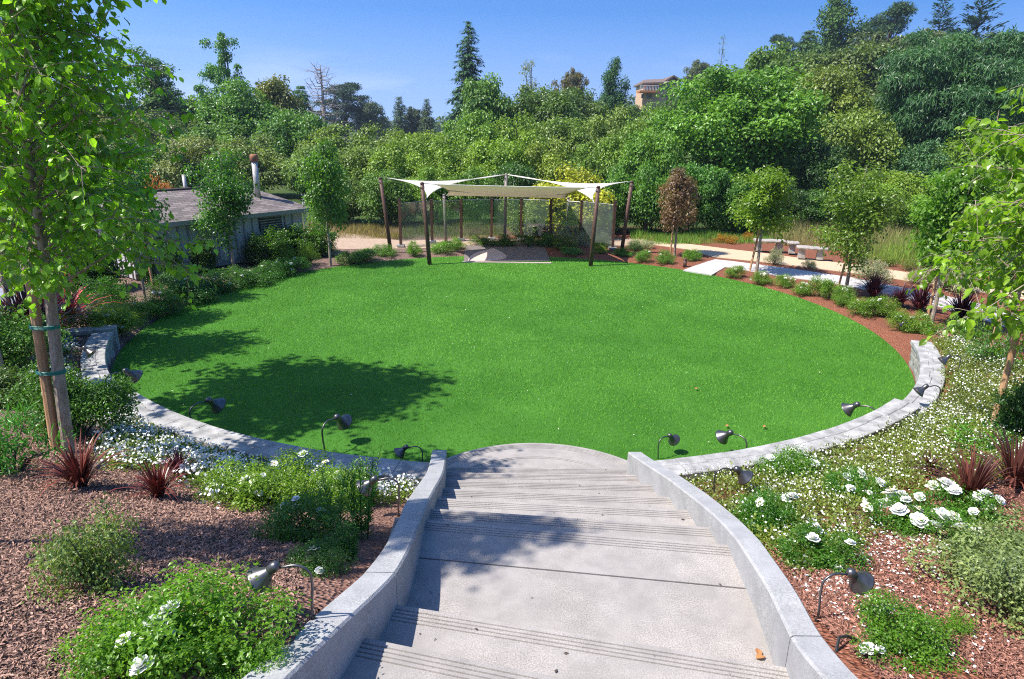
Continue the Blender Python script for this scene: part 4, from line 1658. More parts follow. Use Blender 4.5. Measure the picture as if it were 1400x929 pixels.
# left bed mounds
shrub('mound', 14, 500, 62, 62, (.055, .15, .018), 'rounded green mound at the left edge beyond the near trunk')
shrub('mound', 108, 592, 62, 82, (.055, .145, .02), 'large rounded green mound behind the near left trunk')
shrub('mound', 20, 556, 52, 46, (.06, .115, .025), 'olive mound with reddish tips at the left edge')
shrub('herb', 14, 645, 52, 62, (.06, .21, .04), 'feathery bright green mound at the left edge on mulch')
shrub('varieg', 135, 805, 68, 92, (.12, .19, .06), 'loose pale green shrub standing alone on the left mulch', blooms=0)
RG = (.095, .205, .02)
R_ = ('rose_bush', 'rose bush')
shrub('rose1', 258, 895, 118, 78, RG, 'bright green rose bush with white flowers at the lower left', *R_, blooms=4, bs=1.0)
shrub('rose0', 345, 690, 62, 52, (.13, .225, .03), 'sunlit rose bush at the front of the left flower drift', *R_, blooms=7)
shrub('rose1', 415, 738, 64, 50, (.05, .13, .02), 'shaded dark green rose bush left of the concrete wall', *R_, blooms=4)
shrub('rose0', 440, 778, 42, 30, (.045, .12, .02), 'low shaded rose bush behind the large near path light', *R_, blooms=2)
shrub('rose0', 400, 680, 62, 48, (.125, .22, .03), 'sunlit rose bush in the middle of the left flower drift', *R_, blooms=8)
shrub('rose1', 470, 690, 55, 46, (.11, .205, .025), 'rose bush with few flowers next to tall green stems', *R_, blooms=3)
shrub('rose0', 185, 915, 68, 66, RG, 'rose bush at the bottom edge with one white flower', *R_, blooms=2)
shrub('rose0', 345, 915, 42, 28, (.085, .2, .02), 'low rose bush against the near end of the left concrete wall', *R_, blooms=0)
# right bed roses
shrub('rose1', 1048, 728, 48, 52, (.05, .15, .018), 'deep green rose bush beside the right path light and wall', *R_, blooms=4)
shrub('rose0', 1122, 772, 50, 42, (.055, .15, .018), 'deep green rose bush in the middle of the right bed', *R_, blooms=5)
shrub('rose1', 1226, 886, 66, 46, (.08, .18, .02), 'lone green rose bush on red mulch at the lower right', *R_, blooms=3)
shrub('rose0', 1170, 682, 36, 34, (.06, .17, .02), 'rose bush with many white flowers amid the flower carpet', *R_, blooms=8)
shrub('rose0', 1235, 722, 40, 34, (.065, .17, .02), 'open rose bush loaded with big white flowers, left of the pale creeper', *R_, blooms=15, bs=1.4)
shrub('rose0', 1306, 712, 44, 38, (.065, .17, .02), 'open rose bush with big white flowers in front of the brown flax', *R_, blooms=15, bs=1.4)
shrub('rose0', 1318, 750, 36, 30, (.06, .16, .02), 'small rose bush with white flowers above the pale creeper', *R_, blooms=10, bs=1.3)
shrub('rose1', 1085, 660, 45, 40, (.075, .18, .02), 'rose bush at the lawn side of the right flower carpet', *R_, blooms=6)
shrub('herb', 1308, 868, 18, 22, (.09, .22, .02), 'tiny bright green seedling on red mulch', 'seedling', 'plant')
shrub('varieg', 1345, 800, 78, 55, (.15, .21, .09), 'grey green creeper spreading at the right edge', 'creeper', 'ground cover')
shrub('varieg', 1395, 850, 80, 70, (.15, .21, .09), 'grey green creeper in the lower right corner', 'creeper', 'ground cover')
shrub('varieg', 1395, 770, 60, 50, (.14, .21, .085), 'grey green creeper below the tall brown flax', 'creeper', 'ground cover')
shrub('hedge', 1392, 605, 30, 66, (.03, .085, .02), 'dark green bush at the right edge between stake and trunk')
shrub('herb', 1345, 625, 45, 30, (.07, .2, .02), 'bright green low mound before the near right stake')
shrub('herb', 1312, 468, 34, 24, (.075, .19, .03), 'soft green low mound beside the right flower carpet')
shrub('herb', 1366, 500, 34, 30, (.06, .16, .03), 'soft green mound behind the orange stakes at the right edge')

# roses along the right lawn edge
edge_r = [(1005, 379, 'white flecked rose clump at the path mouth'), (1040, 388, 'rose clump at the foot of the tree by the benches'),
          (1071, 392, 'rose clump second right of the bench side tree'), (1098, 403, 'rose clump on the lawn edge in line with the right end bench'),
          (1125, 407, 'rose clump below the leaning brown stake'), (1152, 418, 'wide rose clump in front of the wide young tree'),
          (1183, 432, 'wide rose clump below the left purple grass'), (1208, 432, 'rose clump below the middle purple grass'),
          (1232, 452, 'rose clump with pale flowers beside the lower right seat wall'), (1255, 455, 'rose clump at the foot of the tree above purple grasses')]
for i, (px, py, lb_) in enumerate(edge_r):
    shrub('rose%d' % (i % 2), px, py, random.uniform(18, 23) if i > 3 else 15, random.uniform(20, 26) if i > 3 else 15, (.10 + .02 * random.random(), .205, .028), lb_, *R_, blooms=7,
          group='roses along the right lawn edge')
# left lawn edge planting
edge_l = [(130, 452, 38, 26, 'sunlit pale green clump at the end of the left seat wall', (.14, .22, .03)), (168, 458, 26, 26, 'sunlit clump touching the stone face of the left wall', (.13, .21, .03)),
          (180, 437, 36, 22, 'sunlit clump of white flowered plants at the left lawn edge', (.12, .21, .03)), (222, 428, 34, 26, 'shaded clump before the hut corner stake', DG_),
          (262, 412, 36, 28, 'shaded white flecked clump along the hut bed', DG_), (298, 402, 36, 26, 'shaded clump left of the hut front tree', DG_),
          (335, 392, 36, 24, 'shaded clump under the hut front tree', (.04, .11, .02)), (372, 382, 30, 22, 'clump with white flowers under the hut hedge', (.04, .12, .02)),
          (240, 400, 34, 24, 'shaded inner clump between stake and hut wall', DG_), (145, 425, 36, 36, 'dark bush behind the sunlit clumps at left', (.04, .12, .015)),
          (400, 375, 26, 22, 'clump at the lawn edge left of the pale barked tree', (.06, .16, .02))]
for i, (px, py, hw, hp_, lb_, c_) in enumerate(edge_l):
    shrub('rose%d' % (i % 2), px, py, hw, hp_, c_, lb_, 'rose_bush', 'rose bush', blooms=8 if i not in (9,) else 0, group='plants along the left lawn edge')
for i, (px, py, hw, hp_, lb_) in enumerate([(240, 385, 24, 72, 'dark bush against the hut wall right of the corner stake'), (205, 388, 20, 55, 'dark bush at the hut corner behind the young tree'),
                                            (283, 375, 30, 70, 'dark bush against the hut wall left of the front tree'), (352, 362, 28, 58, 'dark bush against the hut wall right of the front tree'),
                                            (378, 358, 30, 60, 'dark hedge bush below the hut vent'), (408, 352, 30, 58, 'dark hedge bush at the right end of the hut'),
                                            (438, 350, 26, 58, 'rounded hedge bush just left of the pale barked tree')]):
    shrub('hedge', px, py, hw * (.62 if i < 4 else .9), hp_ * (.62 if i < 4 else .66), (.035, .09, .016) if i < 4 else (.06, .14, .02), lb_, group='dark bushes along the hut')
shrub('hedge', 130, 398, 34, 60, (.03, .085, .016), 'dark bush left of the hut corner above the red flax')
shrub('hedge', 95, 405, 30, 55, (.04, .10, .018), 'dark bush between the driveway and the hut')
shrub('herb', 395, 366, 14, 22, (.085, .17, .02), 'yellowish fern like tuft before the hut hedge, left of a pair', 'fern', 'fern')
shrub('herb', 420, 363, 17, 26, (.085, .17, .02), 'yellowish fern like tuft before the hut hedge, right of a pair', 'fern', 'fern')
# bed round the stage
stage_bed = [(500, 357, 22, 16, 'low green clump at the foot of the outer left pole', (.08, .18, .02)), (525, 350, 20, 14, 'low green clump behind the outer left pole', (.08, .17, .03)),
             (480, 362, 20, 16, 'low green clump right of the pale barked tree', (.09, .17, .03)), (566, 350, 12, 18, 'bright green clump between the two left poles', (.11, .22, .02)),
             (605, 346, 20, 16, 'green clump behind the pole left of the stage', (.10, .21, .03)), (622, 341, 16, 14, 'green clump at the back left corner of the stage', (.10, .2, .03)),
             (660, 336, 20, 12, 'dark green clump behind the stage, left part', (.06, .13, .015)), (690, 336, 18, 14, 'dark green clump behind the middle of the stage', (.06, .13, .015)),
             (722, 336, 20, 14, 'dark green clump behind the stage, right part', (.06, .14, .015)), (750, 337, 18, 16, 'green clump at the back right corner of the stage', (.06, .14, .015)),
             (772, 341, 18, 16, 'olive clump beside the back right corner of the stage', (.09, .14, .02)), (780, 347, 20, 8, 'wide low green clump at the lawn right of the stage', (.07, .19, .03)),
             (820, 346, 12, 14, 'bright yellow green clump behind the pole right of the stage', (.15, .24, .02)), (851, 350, 16, 10, 'green clump at the foot of the outer right pole', (.07, .18, .02)),
             (880, 358, 14, 16, 'white flowered clump left of the brown leaved tree', (.09, .19, .03)), (908, 360, 16, 16, 'white flowered clump below the brown leaved tree', (.09, .19, .03)),
             (945, 356, 14, 14, 'green clump between brown leaved tree and path', (.09, .2, .02)), (868, 343, 14, 12, 'dull green clump behind the outer right pole', (.06, .12, .04))]
for i, (px, py, hw, hp_, lb_, c_) in enumerate(stage_bed):
    shrub('rose%d' % (i % 2), px, py, hw, hp_, c_, lb_, 'garden_plant', 'plant', blooms=3 if i in (1, 3, 4, 14, 15) else 0, group='plants around the stage')
SV = (.24, .27, .22)
for px, py, hw, hp_, lb_ in [(766, 336, 17, 20, 'silver leaved bush behind the stage, left of three'), (795, 337, 15, 18, 'silver leaved bush behind the glass, middle of three'),
                             (822, 336, 17, 18, 'silver leaved bush behind the glass, right of three'), (1193, 383, 24, 24, 'silver leaved bush between gravel and concrete path, before the wide tree'),
                             (1252, 388, 14, 16, 'small silver bush beside the gravel path'), (1300, 398, 34, 30, 'large silver bush right of the purple grasses across the path'),
                             (1058, 362, 13, 20, 'small pale bush between the two paths near the benches'), (884, 340, 12, 10, 'small grey bush behind the brown leaved tree'),
                             (1107, 367, 10, 10, 'tiny grey green sprout between the two paths')]:
    shrub('silver', px, py, hw, hp_, SV, lb_, 'silver_bush', 'shrub', group='silver bushes')
for px, py, c_, lb_ in [(1180, 361, (.10, .16, .04), 'small tuft beyond the gravel path, left of three'), (1212, 364, (.11, .17, .03), 'small tuft beyond the gravel path, middle of three'),
                        (1241, 370, (.13, .17, .05), 'small tuft beyond the gravel path, right of three')]:
    shrub('herb', px, py, 12, 12, c_, lb_, 'grass_tuft', 'grass tuft', group='tufts beyond the gravel path')
shrub('hedge', 1280, 372, 26, 32, (.06, .16, .02), 'bright green bush behind the tree above purple grasses')
shrub('yellow', 775, 322, 58, 84, (.28, .31, .03), 'large yellow flowering bush behind the glass screen', 'flowering_bush', 'bush')
shrub('yellow', 715, 322, 36, 60, (.14, .2, .025), 'yellow green bush behind the middle of the glass screen', 'flowering_bush', 'bush')
for px, py, lb_ in [(985, 332, 'orange yellow flowered clump beyond the path, left of a pair'), (1000, 334, 'orange yellow flowered clump beyond the path, right of a pair'),
                    (1022, 330, 'orange clump behind the stake of the bench side tree')]:
    shrub('herb', px, py, 9, 10, (.30, .16, .015), lb_, 'flower_clump', 'plant', group='orange flower clumps')
ob = aty(216, 252, 24)
shrub_o = thing('orange_shrub', 'orange leaved shrub showing above the left part of the hut roof', 'shrub', (ob[0], 24, .0), 0, None, (.55, .55, (aty(216, 241, 24)[2]) / 1.5))
link('foliage', KIND['yellow'][0], shrub_o, (.34, .16, .05))


# tall stems near the left wall
def lib_stem():
    rr = np.random.default_rng(9)
    mb = MB()
    lb = LB()
    for i in range(9):
        a, d = rr.random() * 6.28, .10 * rr.random()
        x, y = d * math.cos(a), d * math.sin(a)
        h = .45 * (.6 + .5 * rr.random())
        tx, ty = x * 2.2, y * 2.2
        mb.tube([(x, y, 0), (x * 1.3, y * 1.3, h * .5), (tx, ty, h)], [.005, .004, .002], 4, cap=False)
        n = 46
        t = rr.random(n)
        P = np.stack([x + (tx - x) * t ** 1.5, y + (ty - y) * t ** 1.5, h * t], 1)
        w = rr.random(n) * 6.28
        D = np.stack([np.cos(w), np.sin(w), np.full(n, .55)], 1)
        lb.add(P, D, np.array([0, 0, 1.0]) - D * .5, .085 * (1.1 - .6 * t), 'narrow', W=.9)
    KIND['stem'] = (lb.mesh('stem_leaves', M['leaf']), mb.mesh('stems_tall', M['leaf']), .18, .5)


lib_stem()
for px, py, hp_, lb_, c_ in [(492, 735, 118, 'clump of tall upright green stems right of the dark path light', (.055, .17, .025)), (455, 725, 90, 'tall upright green stems left of the dark path light', (.05, .16, .025)),
                             (498, 690, 80, 'flowering green stems rising past the seat wall beside the left concrete wall', (.07, .18, .03)),
                             (478, 765, 80, 'shaded upright stems leaning against the left concrete wall', (.045, .14, .022))]:
    t = shrub('stem', px, py, 24, hp_, c_, lb_, 'tall_stems', 'plant', group='tall green stems by the left wall', foliage='leaves')
    t.children[1].color = (*c_, 1)


# ---- carpets nobody could count
def carpet(name, poly, n, L, color, label, cat, flowers=0, h=.18, t='rh', fsize=.022, seedv=1, avoid=()):
    """low plants filling a ground outline given by its corner points"""
    pts = np.array([gnd(*p)[:2] for p in poly])
    lo_, hi_ = pts.min(0), pts.max(0)

    def inside(x, y):
        c = np.zeros(len(x), bool)
        j = len(pts) - 1
        for i in range(len(pts)):
            xi, yi = pts[i]
            xj, yj = pts[j]
            c ^= ((yi > y) != (yj > y)) & (x < (xj - xi) * (y - yi) / (yj - yi + 1e-12) + xi)
            j = i
        return c

    def samp(m):
        x = lo_[0] + (hi_[0] - lo_[0]) * rng.random(m * 4)
        y = lo_[1] + (hi_[1] - lo_[1]) * rng.random(m * 4)
        k = inside(x, y) & (np.hypot(x - LX, y - LY) > 7.62) & ((np.abs(x - .4) > 1.25) | (y > 6))
        dn = np.sin(x * 3.1 + 2 * np.sin(y * 2.3)) * np.sin(y * 3.7 + seedv)
        k &= rng.random(m * 4) < .62 + .38 * dn
        return x[k][:m], y[k][:m]

    lb = LB()
    per = 55
    x, y = samp(n // per)
    k = len(x)
    R0 = (.07 + .11 * rng.random(k)) * h / .17
    z0 = hgt(x, y) + .01
    tone = np.clip(rng.random(k) * .5 + .3 * (.5 + .5 * np.sin(x * 2.2 + seedv) * np.sin(y * 2.9)), 0, 1)
    X, Y, Z, RR, TN = [np.repeat(q_, per) for q_ in (x, y, z0, R0, tone)]
    m = len(X)
    D = rdir(m)
    D[:, 2] = np.abs(D[:, 2])
    rad_ = RR * (.45 + .6 * rng.random(m))
    P = np.stack([X, Y, Z], 1) + D * rad_[:, None] * np.array([1, 1, .85])
    A = nrm(D * .8 + rdir(m) * .7)
    Nn = nrm(rng.normal(size=(m, 3)) * .5 + [0, 0, .8])
    lb.add(P, A, Nn, L * (.5 + .9 * rng.random(m)), t, np.clip(TN + .35 * rng.random(m), 0, 1))
    if flowers:
        w_ = rng.random(k) ** 2.2
        pick = rng.choice(k, flowers, p=w_ / w_.sum())
        D = nrm(rng.normal(size=(flowers, 3)) * .42 + [.0, 0, .8])
        P = np.stack([x[pick], y[pick], z0[pick]], 1) + D * (R0[pick] * (1.0 + .25 * rng.random(flowers)))[:, None]
        Nn = nrm(rng.normal(size=(flowers, 3)) * .45 + D)
        lb.add(P, rdir(flowers), Nn, fsize * (.5 + 1.0 * rng.random(flowers)), 'pent', mi=1)
    o = link(name, lb.mesh(name, [M['leaf'], M['petal']]), None, color)
    return tag(o, label, cat, None, 'stuff')


carpet('flower_carpet', [(905, 640), (985, 655), (1080, 640), (1200, 600), (1262, 562), (1275, 520), (1262, 470), (1330, 475), (1420, 520), (1480, 600), (1420, 660), (1290, 660), (1200, 690),
                         (1180, 740), (1090, 790), (1020, 730), (960, 690)], 165000, .027, (.125, .175, .045),
       'dense white flowered carpet covering the slope right of the steps', 'ground cover', 7000, .21, fsize=.0145)
carpet('flower_carpet', [(128, 610), (170, 585), (250, 600), (330, 620), (440, 640), (530, 648), (585, 650), (560, 690), (450, 690), (380, 690), (300, 700), (240, 650), (150, 645)], 42000, .026, (.12, .19, .04),
       'white flowered carpet behind the left seat wall', 'ground cover', 6000, .16, seedv=3)
carpet('flower_carpet', [(20, 470), (95, 466), (120, 480), (110, 520), (150, 565), (215, 600), (150, 600), (60, 520), (0, 480)], 26000, .026, (.09, .13, .045),
       'shaded white flowered carpet beside the lower left seat wall', 'ground cover', 4500, .15, seedv=5)
carpet('low_plants', [(150, 600), (240, 610), (330, 640), (300, 660), (230, 640), (160, 640)], 5000, .04, (.09, .15, .05), 'greyish low foliage along the left seat wall', 'ground cover', 500, .14, seedv=6)


def meadow(name, poly, n, h, cols, label, seedv, spread=.3, w=.02):
    pts = np.array([gnd(*p)[:2] for p in poly])
    u = rng.random((n, 2))
    a, b, c, d = pts
    P = (a * (1 - u[:, :1]) * (1 - u[:, 1:]) + b * u[:, :1] * (1 - u[:, 1:]) + c * u[:, :1] * u[:, 1:] + d * (1 - u[:, :1]) * u[:, 1:])
    z = hgt(P[:, 0], P[:, 1])
    lb = LB()
    A = np.stack([rng.normal(size=n) * spread, rng.normal(size=n) * spread, np.ones(n)], 1)
    N = np.stack([rng.normal(size=n), rng.normal(size=n), np.zeros(n)], 1)
    hh = h * (.4 + .7 * rng.random(n)) * (.75 + .3 * np.sin(P[:, 0] * 2.1 + seedv) * np.sin(P[:, 1] * 1.7))
    lb.add(np.stack([P[:, 0], P[:, 1], z - .02], 1), A, N, hh, 'blade', W=w / h)
    o = link(name, lb.mesh(name, M['blade']), None, cols)
    tag(o, label, 'grass', None, 'stuff')


meadow('tall_grass', [(1060, 335), (1290, 362), (1290, 318), (1030, 306)], 11000, .75, (.22, .23, .10), 'tall pale seeding grass behind the stone benches', 1)
meadow('tall_grass', [(862, 336), (1075, 333), (1060, 312), (862, 316)], 12000, .36, (.13, .28, .04), 'green grass beyond the path right of the sails', 2)
meadow('tall_grass', [(1150, 352), (1330, 378), (1420, 340), (1180, 316)], 14000, .5, (.18, .31, .05), 'bright green grass bank behind the wide young tree', 3)
meadow('tall_grass', [(425, 326), (545, 328), (560, 306), (420, 306)], 9000, .30, (.24, .22, .08), 'dry golden grass between the hut and the sails', 4)
meadow('tall_grass', [(545, 328), (690, 325), (690, 306), (545, 306)], 9000, .30, (.16, .22, .06), 'mixed grass behind the left half of the glass screen', 5)


def chips(name, polys, n, s, color, label, seedv):
    """loose bark chips"""
    lb = LB()
    P = []
    for poly, k in polys:
        pts = np.array([gnd(*p)[:2] for p in poly])
        u = rng.random((int(n * k), 2))
        a, b, c, d = pts
        P.append(a * (1 - u[:, :1]) * (1 - u[:, 1:]) + b * u[:, :1] * (1 - u[:, 1:]) + c * u[:, :1] * u[:, 1:] + d * (1 - u[:, :1]) * u[:, 1:])
    P = np.concatenate(P)
    P = P[((P[:, 0] < -.75 - .22 * np.clip(3 - P[:, 1], 0, 2)) | (P[:, 0] > 1.56)) & (np.hypot(P[:, 0] - LX, P[:, 1] - LY) > 7.6)]
    m = len(P)
    z = hgt(P[:, 0], P[:, 1]) + .006 + .012 * rng.random(m)
    A = nrm(np.stack([rng.normal(size=m), rng.normal(size=m), rng.normal(size=m) * .35], 1))
    N = nrm(rng.normal(size=(m, 3)) * .45 + [0, 0, 1])
    lb.add(np.stack([P[:, 0], P[:, 1], z], 1), A, N, s * (.4 + 1.1 * rng.random(m)), 'mid', np.clip(rng.normal(size=m) * .28 + .4, 0, 1), W=.55)
    o = link(name, lb.mesh(name, M['chip']), None, color)
    tag(o, label, 'mulch', None, 'stuff')


M['chip'] = leafmat('bark_chip', 0, .8, .3, .25, 2.2, (1.0, .97, .95))
chips('bark_mulch', [([(-120, 1040), (420, 1040), (420, 690), (-60, 640)], 1.15), ([(-60, 700), (300, 700), (300, 610), (-60, 600)], .4)], 75000, .024, (.27, .165, .125), 'loose grey brown bark chips on the left bed', 1)
chips('bark_mulch', [([(1080, 960), (1480, 960), (1480, 700), (1080, 760)], 1.0), ([(1150, 760), (1420, 700), (1420, 640), (1150, 700)], .4), ([(1050, 745), (1110, 735), (1260, 960), (1170, 960)], .5)], 60000, .021, (.25, .12, .085), 'loose red brown bark chips on the right bed', 2)

# fallen white petals on the right mulch, dry leaves on the steps and lawn
lb = LB()
for cx, cy, n, s in ((1230, 760, 420, .35), (1160, 830, 260, .3), (1120, 800, 150, .2), (1290, 740, 250, .3), (1200, 900, 120, .3)):
    c = gnd(cx, cy)
    P = np.stack([c[0] + rng.normal(size=n) * s, c[1] + rng.normal(size=n) * s * .8], 1)
    P = P[P[:, 0] > 1.66]
    z = hgt(P[:, 0], P[:, 1]) + .022
    m = len(P)
    lb.add(np.stack([P[:, 0], P[:, 1], z], 1), rdir(m) * [1, 1, .2], nrm(rng.normal(size=(m, 3)) * .3 + [0, 0, 1]), .018 * (.6 + .8 * rng.random(m)), 'mid', W=1.3)
tag(link('fallen_petals', lb.mesh('fallen_petals', M['petal'])), 'white petals scattered over the right mulch', 'petals', None, 'stuff')
for px, py, z, lb_ in [(1033, 902, 1.2, 'dry orange leaf on the lower right of the landing'), (992, 584, .03, 'dry leaf on the lawn right of the steps'), (950, 533, .03, 'dry leaf out on the open lawn'),
                       (1043, 585, .03, 'dry leaf on the lawn near the right seat wall')]:
    p = at(px, py, z)
    l_ = LB().add(np.array([[0, 0, .008], [.02, .015, .012]]), np.array([[1, .2, .2], [.3, 1, .1]]), np.array([[0, .2, 1.0], [.2, 0, 1.0]]), .055, 'big')
    o = link('dry_leaf', l_.mesh('dry_leaf', M['deadleaf']))
    o.location = p
    tag(o, lb_, 'leaf', 'fallen dry leaves')

# fine litter blown over the steps and the turf
lb = LB()
P, V = [], []
for i in range(95):
    k = random.randrange(len(lines) - 1)
    yl, yr, z = lines[k]
    yl2, yr2, _z = lines[k + 1]
    u = random.random() ** (.5 if random.random() < .5 else 2.5)
    x_ = -.5 + 1.85 * u
    f_ = random.random()
    y_ = (yl + (yr - yl) * u) * f_ + (yl2 + (yr2 - yl2) * u) * (1 - f_)
    P.append((x_, min(y_, yl + (yr - yl) * u - .02), z + .006))
P = np.array(P)
m = len(P)
lb.add(P, rdir(m) * [1, 1, .15], nrm(rng.normal(size=(m, 3)) * .25 + [0, 0, 1]), .012 + .028 * rng.random(m) ** 3, 'mid', W=.3 + .9 * rng.random(m))
n = 130
r_, a_ = LR * np.sqrt(rng.random(n)) * .98, rng.random(n) * 6.283
P = np.stack([LX + r_ * np.cos(a_), LY + r_ * np.sin(a_), np.full(n, .03)], 1)
P = P[np.hypot(P[:, 0] - PADC[0], P[:, 1] - PADC[1]) > 1.6]
m = len(P)
lb.add(P, rdir(m) * [1, 1, .2], nrm(rng.normal(size=(m, 3)) * .3 + [0, 0, 1]), .012 + .016 * rng.random(m), 'mid', mi=1, W=1.1)
tag(link('litter', lb.mesh('litter', [M['darkbark'], M['oldpetal']])), 'tiny twigs and pale petals blown over steps and turf', 'litter', None, 'stuff')

